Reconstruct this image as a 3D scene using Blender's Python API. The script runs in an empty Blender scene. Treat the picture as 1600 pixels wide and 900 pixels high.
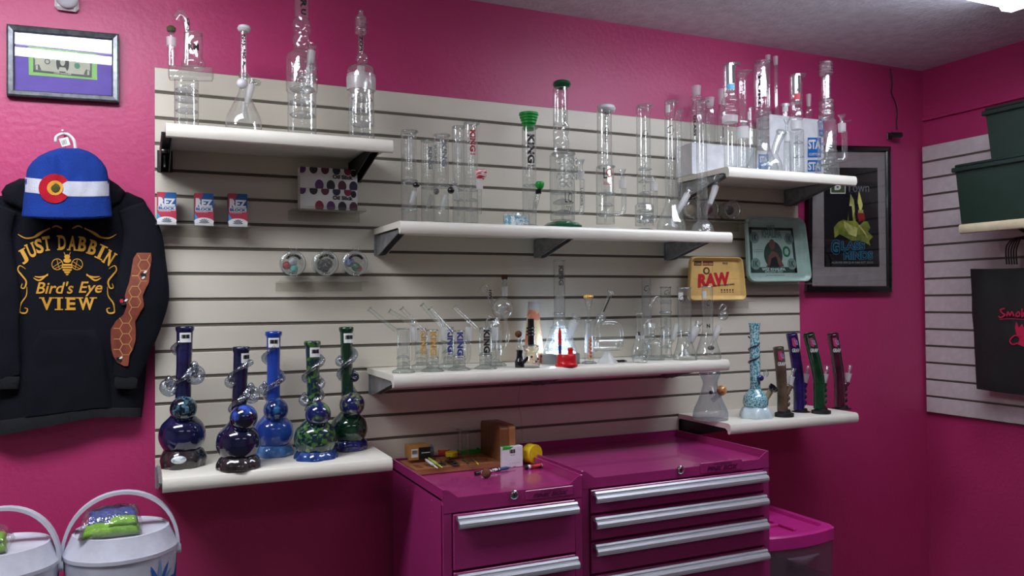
import bpy, math, random
from mathutils import Vector, Matrix
random.seed(7)
S = bpy.context.scene
COL = S.collection
PI = math.pi
# ------------------------------------------------------------------ camera
CP = Vector((-0.0341, -2.6031, 1.4487)); YAW, PITCH, ROLL, F = 0.4279, 0.0172, -0.0086, 1267.24
fw = Vector((math.sin(YAW)*math.cos(PITCH), math.cos(YAW)*math.cos(PITCH), math.sin(PITCH)))
rt0 = Vector((math.cos(YAW), -math.sin(YAW), 0)); up0 = rt0.cross(fw)
rt = rt0*math.cos(ROLL) + up0*math.sin(ROLL); up = -rt0*math.sin(ROLL) + up0*math.cos(ROLL)
cd = bpy.data.cameras.new('camera'); cam = bpy.data.objects.new('camera', cd); COL.objects.link(cam)
cd.sensor_width = 36; cd.lens = F/1600*36; cd.clip_start = .02
cam.matrix_world = Matrix(((rt.x, up.x, -fw.x, CP.x), (rt.y, up.y, -fw.y, CP.y), (rt.z, up.z, -fw.z, CP.z), (0, 0, 0, 1)))
S.camera = cam
# ------------------------------------------------------------------ world, exposure
w = bpy.data.worlds.new('world'); S.world = w; w.use_nodes = True
w.node_tree.nodes['Background'].inputs[0].default_value = (.62, .68, .8, 1)
w.node_tree.nodes['Background'].inputs[1].default_value = .12
S.view_settings.view_transform = 'Standard'; S.view_settings.look = 'None'
S.view_settings.exposure = 0.0; S.view_settings.gamma = 1; S.view_settings.use_curve_mapping = False
S.cycles.transparent_max_bounces = 40; S.cycles.max_bounces = 10; S.cycles.transmission_bounces = 10
S.cycles.diffuse_bounces = 4; S.cycles.glossy_bounces = 4
S.cycles.caustics_reflective = False; S.cycles.caustics_refractive = False; S.cycles.sample_clamp_indirect = 4
CEIL = 2.498; BACKW = -4.6; LEFTW = -2.4; RIGHTW = 3.241
TUBE_R = 14.0          # the one near the right wall is dimmer
TUBE = 25.0          # emission of the fluorescent diffusers over the display
TUBE_FAR = 3.5       # and of those further back in the shop

# ------------------------------------------------------------------ helpers
def at(x, y, Y):                     # point of the plane y = Y seen at a pixel of the photograph
    d = fw + rt*((x-800)/F) + up*((450-y)/F); t = (Y-CP.y)/d.y; return CP + d*t
def atz(x, y, Z):
    d = fw + rt*((x-800)/F) + up*((450-y)/F); t = (Z-CP.z)/d.z; return CP + d*t
def atx(x, y, X):
    d = fw + rt*((x-800)/F) + up*((450-y)/F); t = (X-CP.x)/d.x; return CP + d*t
def mpp(p): return (Vector(p)-CP).dot(fw)/F     # metres per pixel at a point
def lin(c):
    return tuple((v/255/12.92 if v/255 <= .04045 else ((v/255+.055)/1.055)**2.4) for v in c) + (1,)

MATS = {}
def nodes(name):
    m = bpy.data.materials.new(name); m.use_nodes = True; nt = m.node_tree
    return m, nt, nt.nodes['Principled BSDF']
def mat(name, c, rough=.5, metal=0, c2=None, scale=20, bump=0, bscale=200, coat=0, emit=0, stretch=None, detail=4, trans=0, alpha=1, spec=.5, lo=.35, hi=.65):
    if name in MATS: return MATS[name]
    m, nt, b = nodes(name); N = nt.nodes; L = nt.links
    b.inputs['Base Color'].default_value = lin(c); b.inputs['Roughness'].default_value = rough
    b.inputs['Metallic'].default_value = metal; b.inputs['Coat Weight'].default_value = coat; b.inputs['Coat Roughness'].default_value = .04
    b.inputs['Specular IOR Level'].default_value = spec
    b.inputs['Transmission Weight'].default_value = trans; b.inputs['Alpha'].default_value = alpha
    if emit: b.inputs['Emission Color'].default_value = lin(c); b.inputs['Emission Strength'].default_value = emit
    tc = N.new('ShaderNodeTexCoord'); mp = N.new('ShaderNodeMapping'); L.new(tc.outputs['Object'], mp.inputs[0])
    if stretch: mp.inputs['Scale'].default_value = stretch
    if c2 is None: c2 = tuple(min(255, v*.93) for v in c)
    n = N.new('ShaderNodeTexNoise'); n.inputs['Scale'].default_value = scale; n.inputs['Detail'].default_value = detail
    L.new(mp.outputs[0], n.inputs['Vector'])
    r = N.new('ShaderNodeValToRGB'); r.color_ramp.elements[0].position = lo; r.color_ramp.elements[1].position = hi
    r.color_ramp.elements[0].color = lin(c); r.color_ramp.elements[1].color = lin(c2)
    L.new(n.outputs['Fac'], r.inputs[0]); L.new(r.outputs[0], b.inputs['Base Color'])
    if bump:
        n2 = N.new('ShaderNodeTexNoise'); n2.inputs['Scale'].default_value = bscale; n2.inputs['Detail'].default_value = 3
        L.new(mp.outputs[0], n2.inputs['Vector'])
        bp = N.new('ShaderNodeBump'); bp.inputs['Strength'].default_value = bump; bp.inputs['Distance'].default_value = .004
        L.new(n2.outputs['Fac'], bp.inputs['Height']); L.new(bp.outputs[0], b.inputs['Normal'])
    MATS[name] = m; return m
def glass_mat(name, face, edge, gloss=1.0, rough=.015, haze=0, hazec=(255, 255, 255), bump=0, bscale=40, power=2.2):
    # thin blown glass: tinted transparency that deepens towards grazing angles + Fresnel reflection
    m = bpy.data.materials.new(name); m.use_nodes = True; nt = m.node_tree; N = nt.nodes; L = nt.links
    N.remove(N['Principled BSDF']); out = N['Material Output']
    lw = N.new('ShaderNodeLayerWeight'); lw.inputs[0].default_value = .5
    pw = N.new('ShaderNodeMath'); pw.operation = 'POWER'; pw.inputs[1].default_value = power; L.new(lw.outputs['Facing'], pw.inputs[0])
    mx = N.new('ShaderNodeMix'); mx.data_type = 'RGBA'; mx.inputs['A'].default_value = lin(face); mx.inputs['B'].default_value = lin(edge)
    L.new(pw.outputs[0], mx.inputs['Factor'])
    tr = N.new('ShaderNodeBsdfTransparent'); L.new(mx.outputs['Result'], tr.inputs[0])
    gl = N.new('ShaderNodeBsdfGlossy'); gl.inputs['Roughness'].default_value = rough; gl.inputs[0].default_value = (1, 1, 1, 1)
    p5 = N.new('ShaderNodeMath'); p5.operation = 'POWER'; p5.inputs[1].default_value = 5; L.new(lw.outputs['Facing'], p5.inputs[0])
    mu = N.new('ShaderNodeMath'); mu.operation = 'MULTIPLY_ADD'; mu.inputs[1].default_value = .4*gloss; mu.inputs[2].default_value = .055*gloss; mu.use_clamp = True; L.new(p5.outputs[0], mu.inputs[0])
    ms = N.new('ShaderNodeMixShader'); L.new(mu.outputs[0], ms.inputs[0]); L.new(gl.outputs[0], ms.inputs[2])
    cur = tr.outputs[0]
    if haze:
        df = N.new('ShaderNodeBsdfDiffuse'); df.inputs[0].default_value = lin(hazec); tl = N.new('ShaderNodeBsdfTranslucent'); tl.inputs[0].default_value = lin(hazec)
        ma = N.new('ShaderNodeMixShader'); ma.inputs[0].default_value = .4; L.new(df.outputs[0], ma.inputs[1]); L.new(tl.outputs[0], ma.inputs[2])
        mb = N.new('ShaderNodeMixShader'); mb.inputs[0].default_value = haze; L.new(tr.outputs[0], mb.inputs[1]); L.new(ma.outputs[0], mb.inputs[2]); cur = mb.outputs[0]
    L.new(cur, ms.inputs[1]); L.new(ms.outputs[0], out.inputs[0])
    if bump:
        tc = N.new('ShaderNodeTexCoord'); n2 = N.new('ShaderNodeTexNoise'); n2.inputs['Scale'].default_value = bscale; L.new(tc.outputs['Object'], n2.inputs['Vector'])
        bp = N.new('ShaderNodeBump'); bp.inputs['Strength'].default_value = bump; bp.inputs['Distance'].default_value = .01
        L.new(n2.outputs['Fac'], bp.inputs['Height']); L.new(bp.outputs[0], gl.inputs['Normal'])
    MATS[name] = m; return m

def mesh(name, V, Fc, m, smooth=False):
    me = bpy.data.meshes.new(name); me.from_pydata([tuple(v) for v in V], [], Fc)
    if m: me.materials.append(m)
    if smooth: me.polygons.foreach_set('use_smooth', [True]*len(me.polygons))
    me.update(); return me
def mk(name, g, m, parent=None, smooth=False, auto=None):
    V, Fc = g
    off = Vector((0, 0, 0)); p = parent
    while p is not None: off += Vector(p.location); p = p.parent
    me = mesh(name, [Vector(v)-off for v in V], Fc, m, smooth)
    o = bpy.data.objects.new(name, me); COL.objects.link(o); o.parent = parent
    if smooth and auto:
        me.set_sharp_from_angle(angle=math.radians(auto))
    return o
def thing(name, label, cat, loc, group=None):
    o = bpy.data.objects.new(name, None); COL.objects.link(o); o.location = loc; o.empty_display_size = .02
    o['label'] = label; o['category'] = cat
    if group: o['group'] = group
    return o
def single(name, g, m, label, cat, group=None, **k):
    o = mk(name, g, m, None, **k); o['label'] = label; o['category'] = cat
    if group: o['group'] = group
    return o
def struct(name, g, m, parent=None, **k):
    o = mk(name, g, m, parent, **k); o['kind'] = 'structure'; return o
def join(*gs):
    V, Fc = [], []
    for v, f in gs:
        b = len(V); V += list(v); Fc += [tuple(i+b for i in q) for q in f]
    return V, Fc
def box(x0, x1, y0, y1, z0, z1, b=0):
    if x0 > x1: x0, x1 = x1, x0
    if y0 > y1: y0, y1 = y1, y0
    if z0 > z1: z0, z1 = z1, z0
    if not b:
        V = [(x, y, z) for z in (z0, z1) for y in (y0, y1) for x in (x0, x1)]
        return V, [(0, 2, 3, 1), (4, 5, 7, 6), (0, 1, 5, 4), (2, 6, 7, 3), (0, 4, 6, 2), (1, 3, 7, 5)]
    b = min(b, (x1-x0)/2.01, (y1-y0)/2.01, (z1-z0)/2.01)
    V = []; idx = {}
    for sx in (0, 1):
        for sy in (0, 1):
            for sz in (0, 1):
                X = (x0, x1)[sx]; Y = (y0, y1)[sy]; Z = (z0, z1)[sz]; dx, dy, dz = (b, -b)[sx], (b, -b)[sy], (b, -b)[sz]
                for k, p in enumerate(((X, Y+dy, Z+dz), (X+dx, Y, Z+dz), (X+dx, Y+dy, Z))): idx[sx, sy, sz, k] = len(V); V.append(p)
    Fc = []
    for s in (0, 1):
        Fc.append([idx[s, 0, 0, 0], idx[s, 1, 0, 0], idx[s, 1, 1, 0], idx[s, 0, 1, 0]][::(1 if s else -1)])
        Fc.append([idx[0, s, 0, 1], idx[1, s, 0, 1], idx[1, s, 1, 1], idx[0, s, 1, 1]][::(-1 if s else 1)])
        Fc.append([idx[0, 0, s, 2], idx[1, 0, s, 2], idx[1, 1, s, 2], idx[0, 1, s, 2]][::(1 if s else -1)])
    for a in (0, 1):
        for c in (0, 1):
            Fc.append((idx[a, c, 0, 0], idx[a, c, 1, 0], idx[a, c, 1, 1], idx[a, c, 0, 1]))
            Fc.append((idx[a, 0, c, 0], idx[a, 1, c, 0], idx[a, 1, c, 2], idx[a, 0, c, 2]))
            Fc.append((idx[0, a, c, 1], idx[1, a, c, 1], idx[1, a, c, 2], idx[0, a, c, 2]))
            for d in (0, 1): Fc.append((idx[a, c, d, 0], idx[a, c, d, 1], idx[a, c, d, 2]))
    return V, [tuple(f) for f in Fc]
def frame_of(d):
    d = Vector(d).normalized(); a = Vector((0, 0, 1)) if abs(d.z) < .9 else Vector((1, 0, 0))
    u = a.cross(d).normalized(); return u, d.cross(u)
def lathe(o, ax, prof, seg=24, mod=None, cap0=True, cap1=False):
    o = Vector(o); ax = Vector(ax).normalized(); u, v = (Vector((1, 0, 0)), Vector((0, 1, 0))) if abs(ax.z) > .999 else frame_of(ax)
    V, Fc = [], []
    for i, (t, r) in enumerate(prof):
        for k in range(seg):
            a = 2*PI*k/seg; rr = r*(mod(a, i/(len(prof)-1)) if mod else 1)
            V.append(o + ax*t + (u*math.cos(a) + v*math.sin(a))*rr)
    for i in range(len(prof)-1):
        for k in range(seg):
            k2 = (k+1) % seg; Fc.append((i*seg+k, i*seg+k2, (i+1)*seg+k2, (i+1)*seg+k))
    if cap0: Fc.append(tuple(range(seg))[::-1])
    if cap1: Fc.append(tuple((len(prof)-1)*seg+k for k in range(seg)))
    return V, Fc
def torus(o, ax, R, r, seg=24, n=8, sq=1):
    prof = [(math.sin(2*PI*i/n)*r*sq, R+math.cos(2*PI*i/n)*r) for i in range(n+1)]
    return lathe(o, ax, prof, seg, cap0=False)
def ball(c, r, seg=20, n=12, sq=(1, 1, 1)):
    V, Fc = lathe((0, 0, 0), (0, 0, 1), [(-math.cos(PI*i/n)*r, max(1e-5, math.sin(PI*i/n)*r)) for i in range(n+1)], seg, cap0=False)
    return [Vector(c)+Vector((v.x*sq[0], v.y*sq[1], v.z*sq[2])) for v in V], Fc
def sweep(P, R, seg=10, cap=True, flat=None):
    P = [Vector(p) for p in P]; n = len(P)
    if not isinstance(R, (list, tuple)): R = [R]*n
    V, Fc = [], []; u = None
    for i in range(n):
        d = (P[min(i+1, n-1)]-P[max(i-1, 0)]).normalized()
        if u is None: u = frame_of(d)[0]
        u = (u - d*u.dot(d)); u = u.normalized() if u.length > 1e-6 else frame_of(d)[0]
        v = d.cross(u)
        for k in range(seg):
            a = 2*PI*k/seg; q = (u*math.cos(a)+v*math.sin(a))*R[i]
            if flat: q.y *= flat
            V.append(P[i]+q)
    for i in range(n-1):
        for k in range(seg):
            k2 = (k+1) % seg; Fc.append((i*seg+k, i*seg+k2, (i+1)*seg+k2, (i+1)*seg+k))
    if cap: Fc.append(tuple(range(seg))[::-1]); Fc.append(tuple((n-1)*seg+k for k in range(seg)))
    return V, Fc
def smoothpts(P, n=6):                   # Catmull-Rom through tuples
    P = [tuple(p) for p in P]; Q = [P[0]]+P+[P[-1]]; out = []
    for i in range(1, len(Q)-2):
        for k in range(n):
            t = k/n; out.append(tuple(.5*((2*b)+(-a+c)*t+(2*a-5*b+4*c-d)*t*t+(-a+3*b-3*c+d)*t**3) for a, b, c, d in zip(Q[i-1], Q[i], Q[i+1], Q[i+2])))
    out.append(P[-1]); return out
def extrude_x(poly, x0, x1):             # poly of (y, z)
    n = len(poly); V = [(x0, y, z) for y, z in poly]+[(x1, y, z) for y, z in poly]
    return V, [tuple(range(n)), tuple(range(2*n-1, n-1, -1))]+[(i, i+n, (i+1) % n+n, (i+1) % n) for i in range(n)]
def extrude_y(poly, y0, y1):             # poly of (x, z)
    n = len(poly); V = [(x, y0, z) for x, z in poly]+[(x, y1, z) for x, z in poly]
    return V, [tuple(range(n)), tuple(range(2*n-1, n-1, -1))]+[(i, i+n, (i+1) % n+n, (i+1) % n) for i in range(n)]
_tc = {}
def glyphs(s, bold=.02, shear=0):        # flat text outline mesh, bounding box scaled to 0..1 x 0..1
    if (s, bold, shear) in _tc: return _tc[s, bold, shear]
    c = bpy.data.curves.new('t', 'FONT'); c.body = s; c.offset = bold; c.shear = shear; c.resolution_u = 3; c.fill_mode = 'FRONT'
    o = bpy.data.objects.new('t', c); COL.objects.link(o)
    me = bpy.data.meshes.new_from_object(o.evaluated_get(bpy.context.evaluated_depsgraph_get()))
    V = [(v.co.x, v.co.y) for v in me.vertices]; Fc = [tuple(p.vertices) for p in me.polygons]
    bpy.data.objects.remove(o); bpy.data.curves.remove(c); bpy.data.meshes.remove(me)
    x0 = min(v[0] for v in V); x1 = max(v[0] for v in V); y0 = min(v[1] for v in V); y1 = max(v[1] for v in V)
    V = [((x-x0)/(x1-x0), (y-y0)/(y1-y0)) for x, y in V]
    _tc[s, bold, shear] = (V, Fc); return V, Fc
def text_px(s, x0, y0, x1, y1, conf, rot=0, bold=.02, shear=0):   # text inside a pixel box (y0 top), conf maps pixel -> point
    V, Fc = glyphs(s, bold, shear); cx, cy = (x0+x1)/2, (y0+y1)/2; out = []
    c, sn = math.cos(math.radians(rot)), math.sin(math.radians(rot))
    for u, v in V:
        a = (u-.5)*(x1-x0); b = (.5-v)*(y1-y0); out.append(conf(cx+a*c-b*sn, cy+a*sn+b*c))
    return out, Fc
def poly_px(P, conf): return [conf(x, y) for x, y in P], [tuple(range(len(P)))]
def disc_px(x, y, rx, conf, ry=None, n=20, rot=0):
    ry = rx if ry is None else ry; c, s = math.cos(rot), math.sin(rot)
    return poly_px([(x+math.cos(2*PI*k/n)*rx*c-math.sin(2*PI*k/n)*ry*s, y+math.cos(2*PI*k/n)*rx*s+math.sin(2*PI*k/n)*ry*c) for k in range(n)], conf)
def rect_px(x0, y0, x1, y1, conf): return poly_px([(x0, y0), (x1, y0), (x1, y1), (x0, y1)], conf)
def line_px(P, wd, conf):                # polyline ribbon of given width (or widths) in pixels
    if not isinstance(wd, (list, tuple)): wd = [wd]*len(P)
    V, Fc = [], []
    for i, (x, y) in enumerate(P):
        a = P[max(i-1, 0)]; b = P[min(i+1, len(P)-1)]; dx, dy = b[0]-a[0], b[1]-a[1]; l = math.hypot(dx, dy) or 1
        nx, ny = -dy/l*wd[i]/2, dx/l*wd[i]/2; V += [conf(x+nx, y+ny), conf(x-nx, y-ny)]
        if i: Fc.append((2*i-2, 2*i-1, 2*i+1, 2*i))
    return V, Fc
def plane_conf(Y): return lambda x, y: at(x, y, Y)

# ------------------------------------------------------------------ materials
M_wall = mat('pink_plaster', (186, 54, 110), .42, c2=(180, 50, 105), scale=3, bump=.32, bscale=55)
M_ceil = mat('popcorn_ceiling', (228, 228, 238), .9, bump=1, bscale=70)
M_floor = mat('grey_carpet', (92, 88, 88), .95, bump=.4, bscale=300)
M_slat = mat('cream_slat_laminate', (214, 207, 192), .42, c2=(208, 201, 186), scale=6)
M_slatR = mat('white_slat_laminate', (214, 206, 206), .45)
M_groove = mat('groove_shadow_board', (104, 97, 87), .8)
M_shelf = mat('white_shelf_laminate', (236, 232, 221), .3, c2=(230, 226, 214), scale=8)
M_black = mat('black_steel', (26, 26, 30), .4)
M_steel = mat('galvanised_steel', (128, 130, 134), .4, metal=.45, c2=(156, 158, 162), scale=30)
M_lamp = mat('lamp_diffuser', (244, 248, 255), .5, emit=TUBE, c2=(244, 248, 255))
M_lampr = mat('dim_lamp_diffuser', (236, 242, 255), .5, emit=TUBE_R, c2=(236, 242, 255))
M_lampf = mat('far_lamp_diffuser', (244, 248, 255), .5, emit=TUBE_FAR, c2=(244, 248, 255))
M_white = mat('white_plastic', (232, 232, 234), .35)
M_tool = mat('pink_enamel', (166, 50, 118), .22, c2=(162, 48, 114), scale=5, coat=.4, bump=.02, bscale=400)
M_alu = mat('brushed_aluminium', (222, 226, 234), .36, metal=.65, stretch=(1, 60, 60), scale=10)
M_chrome = mat('chrome', (220, 222, 226), .08, metal=1)
M_label = mat('white_sticker', (238, 238, 236), .5)
M_ink = mat('black_ink', (18, 18, 20), .5)
M_clear = glass_mat('clear_glass', (251, 253, 252), (168, 177, 174), 2.1, haze=.045, power=2.8, bump=.06, bscale=60)
M_thick = glass_mat('thick_clear_glass', (242, 246, 245), (140, 152, 149), 2.2, bump=.25, bscale=120, haze=.07)
M_frost = glass_mat('frosted_glass', (238, 240, 240), (200, 205, 205), .6, rough=.35, haze=.5)
M_haze = glass_mat('etched_glass', (244, 245, 246), (190, 195, 196), .8, rough=.2, haze=.16)
M_milk = mat('milk_glass', (225, 225, 232), .15, coat=.5)
M_acry = glass_mat('clear_acrylic', (250, 250, 248), (225, 225, 222), .8, rough=.08, haze=.03)
M_bag = glass_mat('cellophane', (250, 252, 252), (225, 230, 230), 2.2, rough=.08, haze=.04, bump=1, bscale=60)

# ------------------------------------------------------------------ room shell
struct('wall_back', box(LEFTW-.1, RIGHTW+.1, 0, .1, 0, CEIL+.1), M_wall)
struct('wall_right', box(RIGHTW, RIGHTW+.1, BACKW-.1, 0, 0, CEIL+.1), M_wall)
M_cream = mat('cream_paint', (170, 166, 156), .7, bump=.3, bscale=55)
struct('wall_left', box(LEFTW-.1, LEFTW, BACKW-.1, 0, 0, CEIL+.1), M_cream)
struct('wall_front', box(LEFTW-.1, RIGHTW+.1, BACKW-.1, BACKW, 0, CEIL+.1), M_cream)
struct('floor', box(LEFTW-.1, RIGHTW+.1, BACKW-.1, .1, -.1, 0), M_floor)
struct('ceiling', box(LEFTW-.1, RIGHTW+.1, BACKW-.1, .1, CEIL, CEIL+.1), M_ceil)
struct('trim_1', box(RIGHTW-.018, RIGHTW, -2.5, -.012, 2.262, 2.274, .002), M_wall)
struct('trim_2', box(RIGHTW-.004, RIGHTW, -.004, 0, 0, CEIL), M_wall)
struct('baseboard_back', box(LEFTW, RIGHTW, -.014, 0, 0, .09, .003), M_white)

def light_fixture(x0, x1, y, label, m):
    t = thing('ceiling_light', label, 'light', ((x0+x1)/2, y, CEIL), 'fluorescent wraparound lights on the ceiling')
    mk('housing', box(x0, x1, y-.19, y+.19, CEIL-.016, CEIL, .004), M_white, t)
    mk('spine', box(x0+.01, x1-.01, y-.008, y+.008, CEIL-.072, CEIL-.016, .002), M_white, t)
    for s_ in (-1, 1):
        prof = [(y+s_*.009, CEIL-.018), (y+s_*.009, CEIL-.064), (y+s_*.06, CEIL-.07), (y+s_*.15, CEIL-.066), (y+s_*.188, CEIL-.045), (y+s_*.196, CEIL-.018)]
        mk('diffuser', extrude_x(prof, x0+.014, x1-.014), m, t)
    for xe in (x0, x1-.014):
        mk('end_cap', extrude_x([(y-.2, CEIL), (y-.2, CEIL-.03), (y-.185, CEIL-.06), (y-.15, CEIL-.076), (y+.15, CEIL-.076), (y+.185, CEIL-.06), (y+.2, CEIL-.03), (y+.2, CEIL)], xe, xe+.014), M_white, t)
light_fixture(1.46, 2.68, -.96, 'fluorescent ceiling light whose white end shows at the top right corner', M_lampr)
light_fixture(-1.15, .07, -.96, 'fluorescent ceiling light mirrored in the dollar bill frame', M_lamp)
light_fixture(-.9, .32, -3.2, 'fluorescent ceiling light further back on the left of the shop', M_lampf)
light_fixture(1.2, 2.42, -3.2, 'fluorescent ceiling light further back on the right of the shop', M_lampf)

# ------------------------------------------------------------------ slat walls
PITCHS = .0762
def slatwall(label, x0, x1, ztop, n, m, right=False):
    bk = .012 if right else .0155
    H = PITCHS; t = thing('slat_wall', label, 'slat wall', (x0 if not right else RIGHTW, 0, ztop-n*H))
    # one slat, cross-section in (depth, height): face lip over a T-groove
    prof = [(-.0180, .0045), (-.0195, .0060), (-.0195, .0700), (-.0180, .0715), (-bk, .0715), (-bk, .0045)]
    L = x1-x0
    V, Fc = extrude_x(prof, 0, L)
    if right: V = [(d, -x, z) for x, d, z in V]
    me = mesh('slat', V, [f for f in Fc], m)
    for k in range(n):
        o = bpy.data.objects.new('slat', me); COL.objects.link(o); o.parent = t
        o.location = (0, -x0 if right else 0, k*H); 
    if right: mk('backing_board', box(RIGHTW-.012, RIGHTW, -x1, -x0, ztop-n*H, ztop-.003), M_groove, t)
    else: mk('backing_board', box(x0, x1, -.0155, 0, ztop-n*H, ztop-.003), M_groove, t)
    return t
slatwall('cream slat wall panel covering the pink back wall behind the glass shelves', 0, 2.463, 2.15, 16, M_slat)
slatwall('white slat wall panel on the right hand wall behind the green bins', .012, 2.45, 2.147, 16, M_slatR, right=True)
FACE = -.0195

# ------------------------------------------------------------------ shelves
ZA, ZB, ZC, ZD, ZE, ZF = 1.924, 1.689, 1.240, 1.002, 1.922, 1.014
def shelf(label, x0, x1, z, brk, bm):
    t = thing('display_shelf', label, 'shelf', ((x0+x1)/2, FACE, z-.02))
    D = -.325
    pr = [(FACE-.001, z), (D+.012, z), (D+.004, z-.003), (D, z-.010), (D-.001, z-.026), (D+.004, z-.036), (D+.011, z-.039), (D+.016, z-.036), (D+.018, z-.026), (D+.03, z-.019), (FACE-.001, z-.018)]
    mk('board', extrude_x(pr, x0, x1), M_shelf, t, smooth=True, auto=35)
    for i, bx in enumerate(brk):
        tri = [(FACE-.0005, z-.019), (-.285, z-.019), (-.285, z-.028), (-.05, z-.085), (FACE-.0005, z-.085)]
        V, Fc = join(extrude_x(tri, bx, bx+.003), extrude_x([(a, b) for a, b in tri], bx+.024, bx+.027), box(bx, bx+.027, -.285, -.04, z-.0215, z-.0188), box(bx-.006, bx+.036, FACE-.004, FACE-.0005, z-.086, z-.022, .001))
        b = mk('bracket', (V, Fc), bm, t)
        mk('slot', box(bx+.01, bx+.017, FACE-.006, FACE-.0035, z-.072, z-.036, .001), M_chrome, b)
    return t
shelf('short white shelf at the top left holding four tall clear water pipes', .022, .63, ZA, (.012, .575), M_black)
shelf('long white upper shelf with the green capped pipe in the middle', .650, 1.862, ZB, (.658, 1.235, 1.79), M_steel)
shelf('long white middle shelf holding the small rigs and lit beaker', .627, 1.842, ZC, (.637, 1.22, 1.77), M_steel)
shelf('short white shelf at the lower left under five coloured glass pipes', .013, .622, ZD, (.005, .56), M_steel)
shelf('short white shelf at the upper right crowded with glass and white boxes', 1.850, 2.466, ZE, (1.86, 2.39), M_steel)
shelf('short white shelf at the lower right under four leaning acrylic pipes', 1.843, 2.455, ZF, (1.85, 2.39), M_black)

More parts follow.
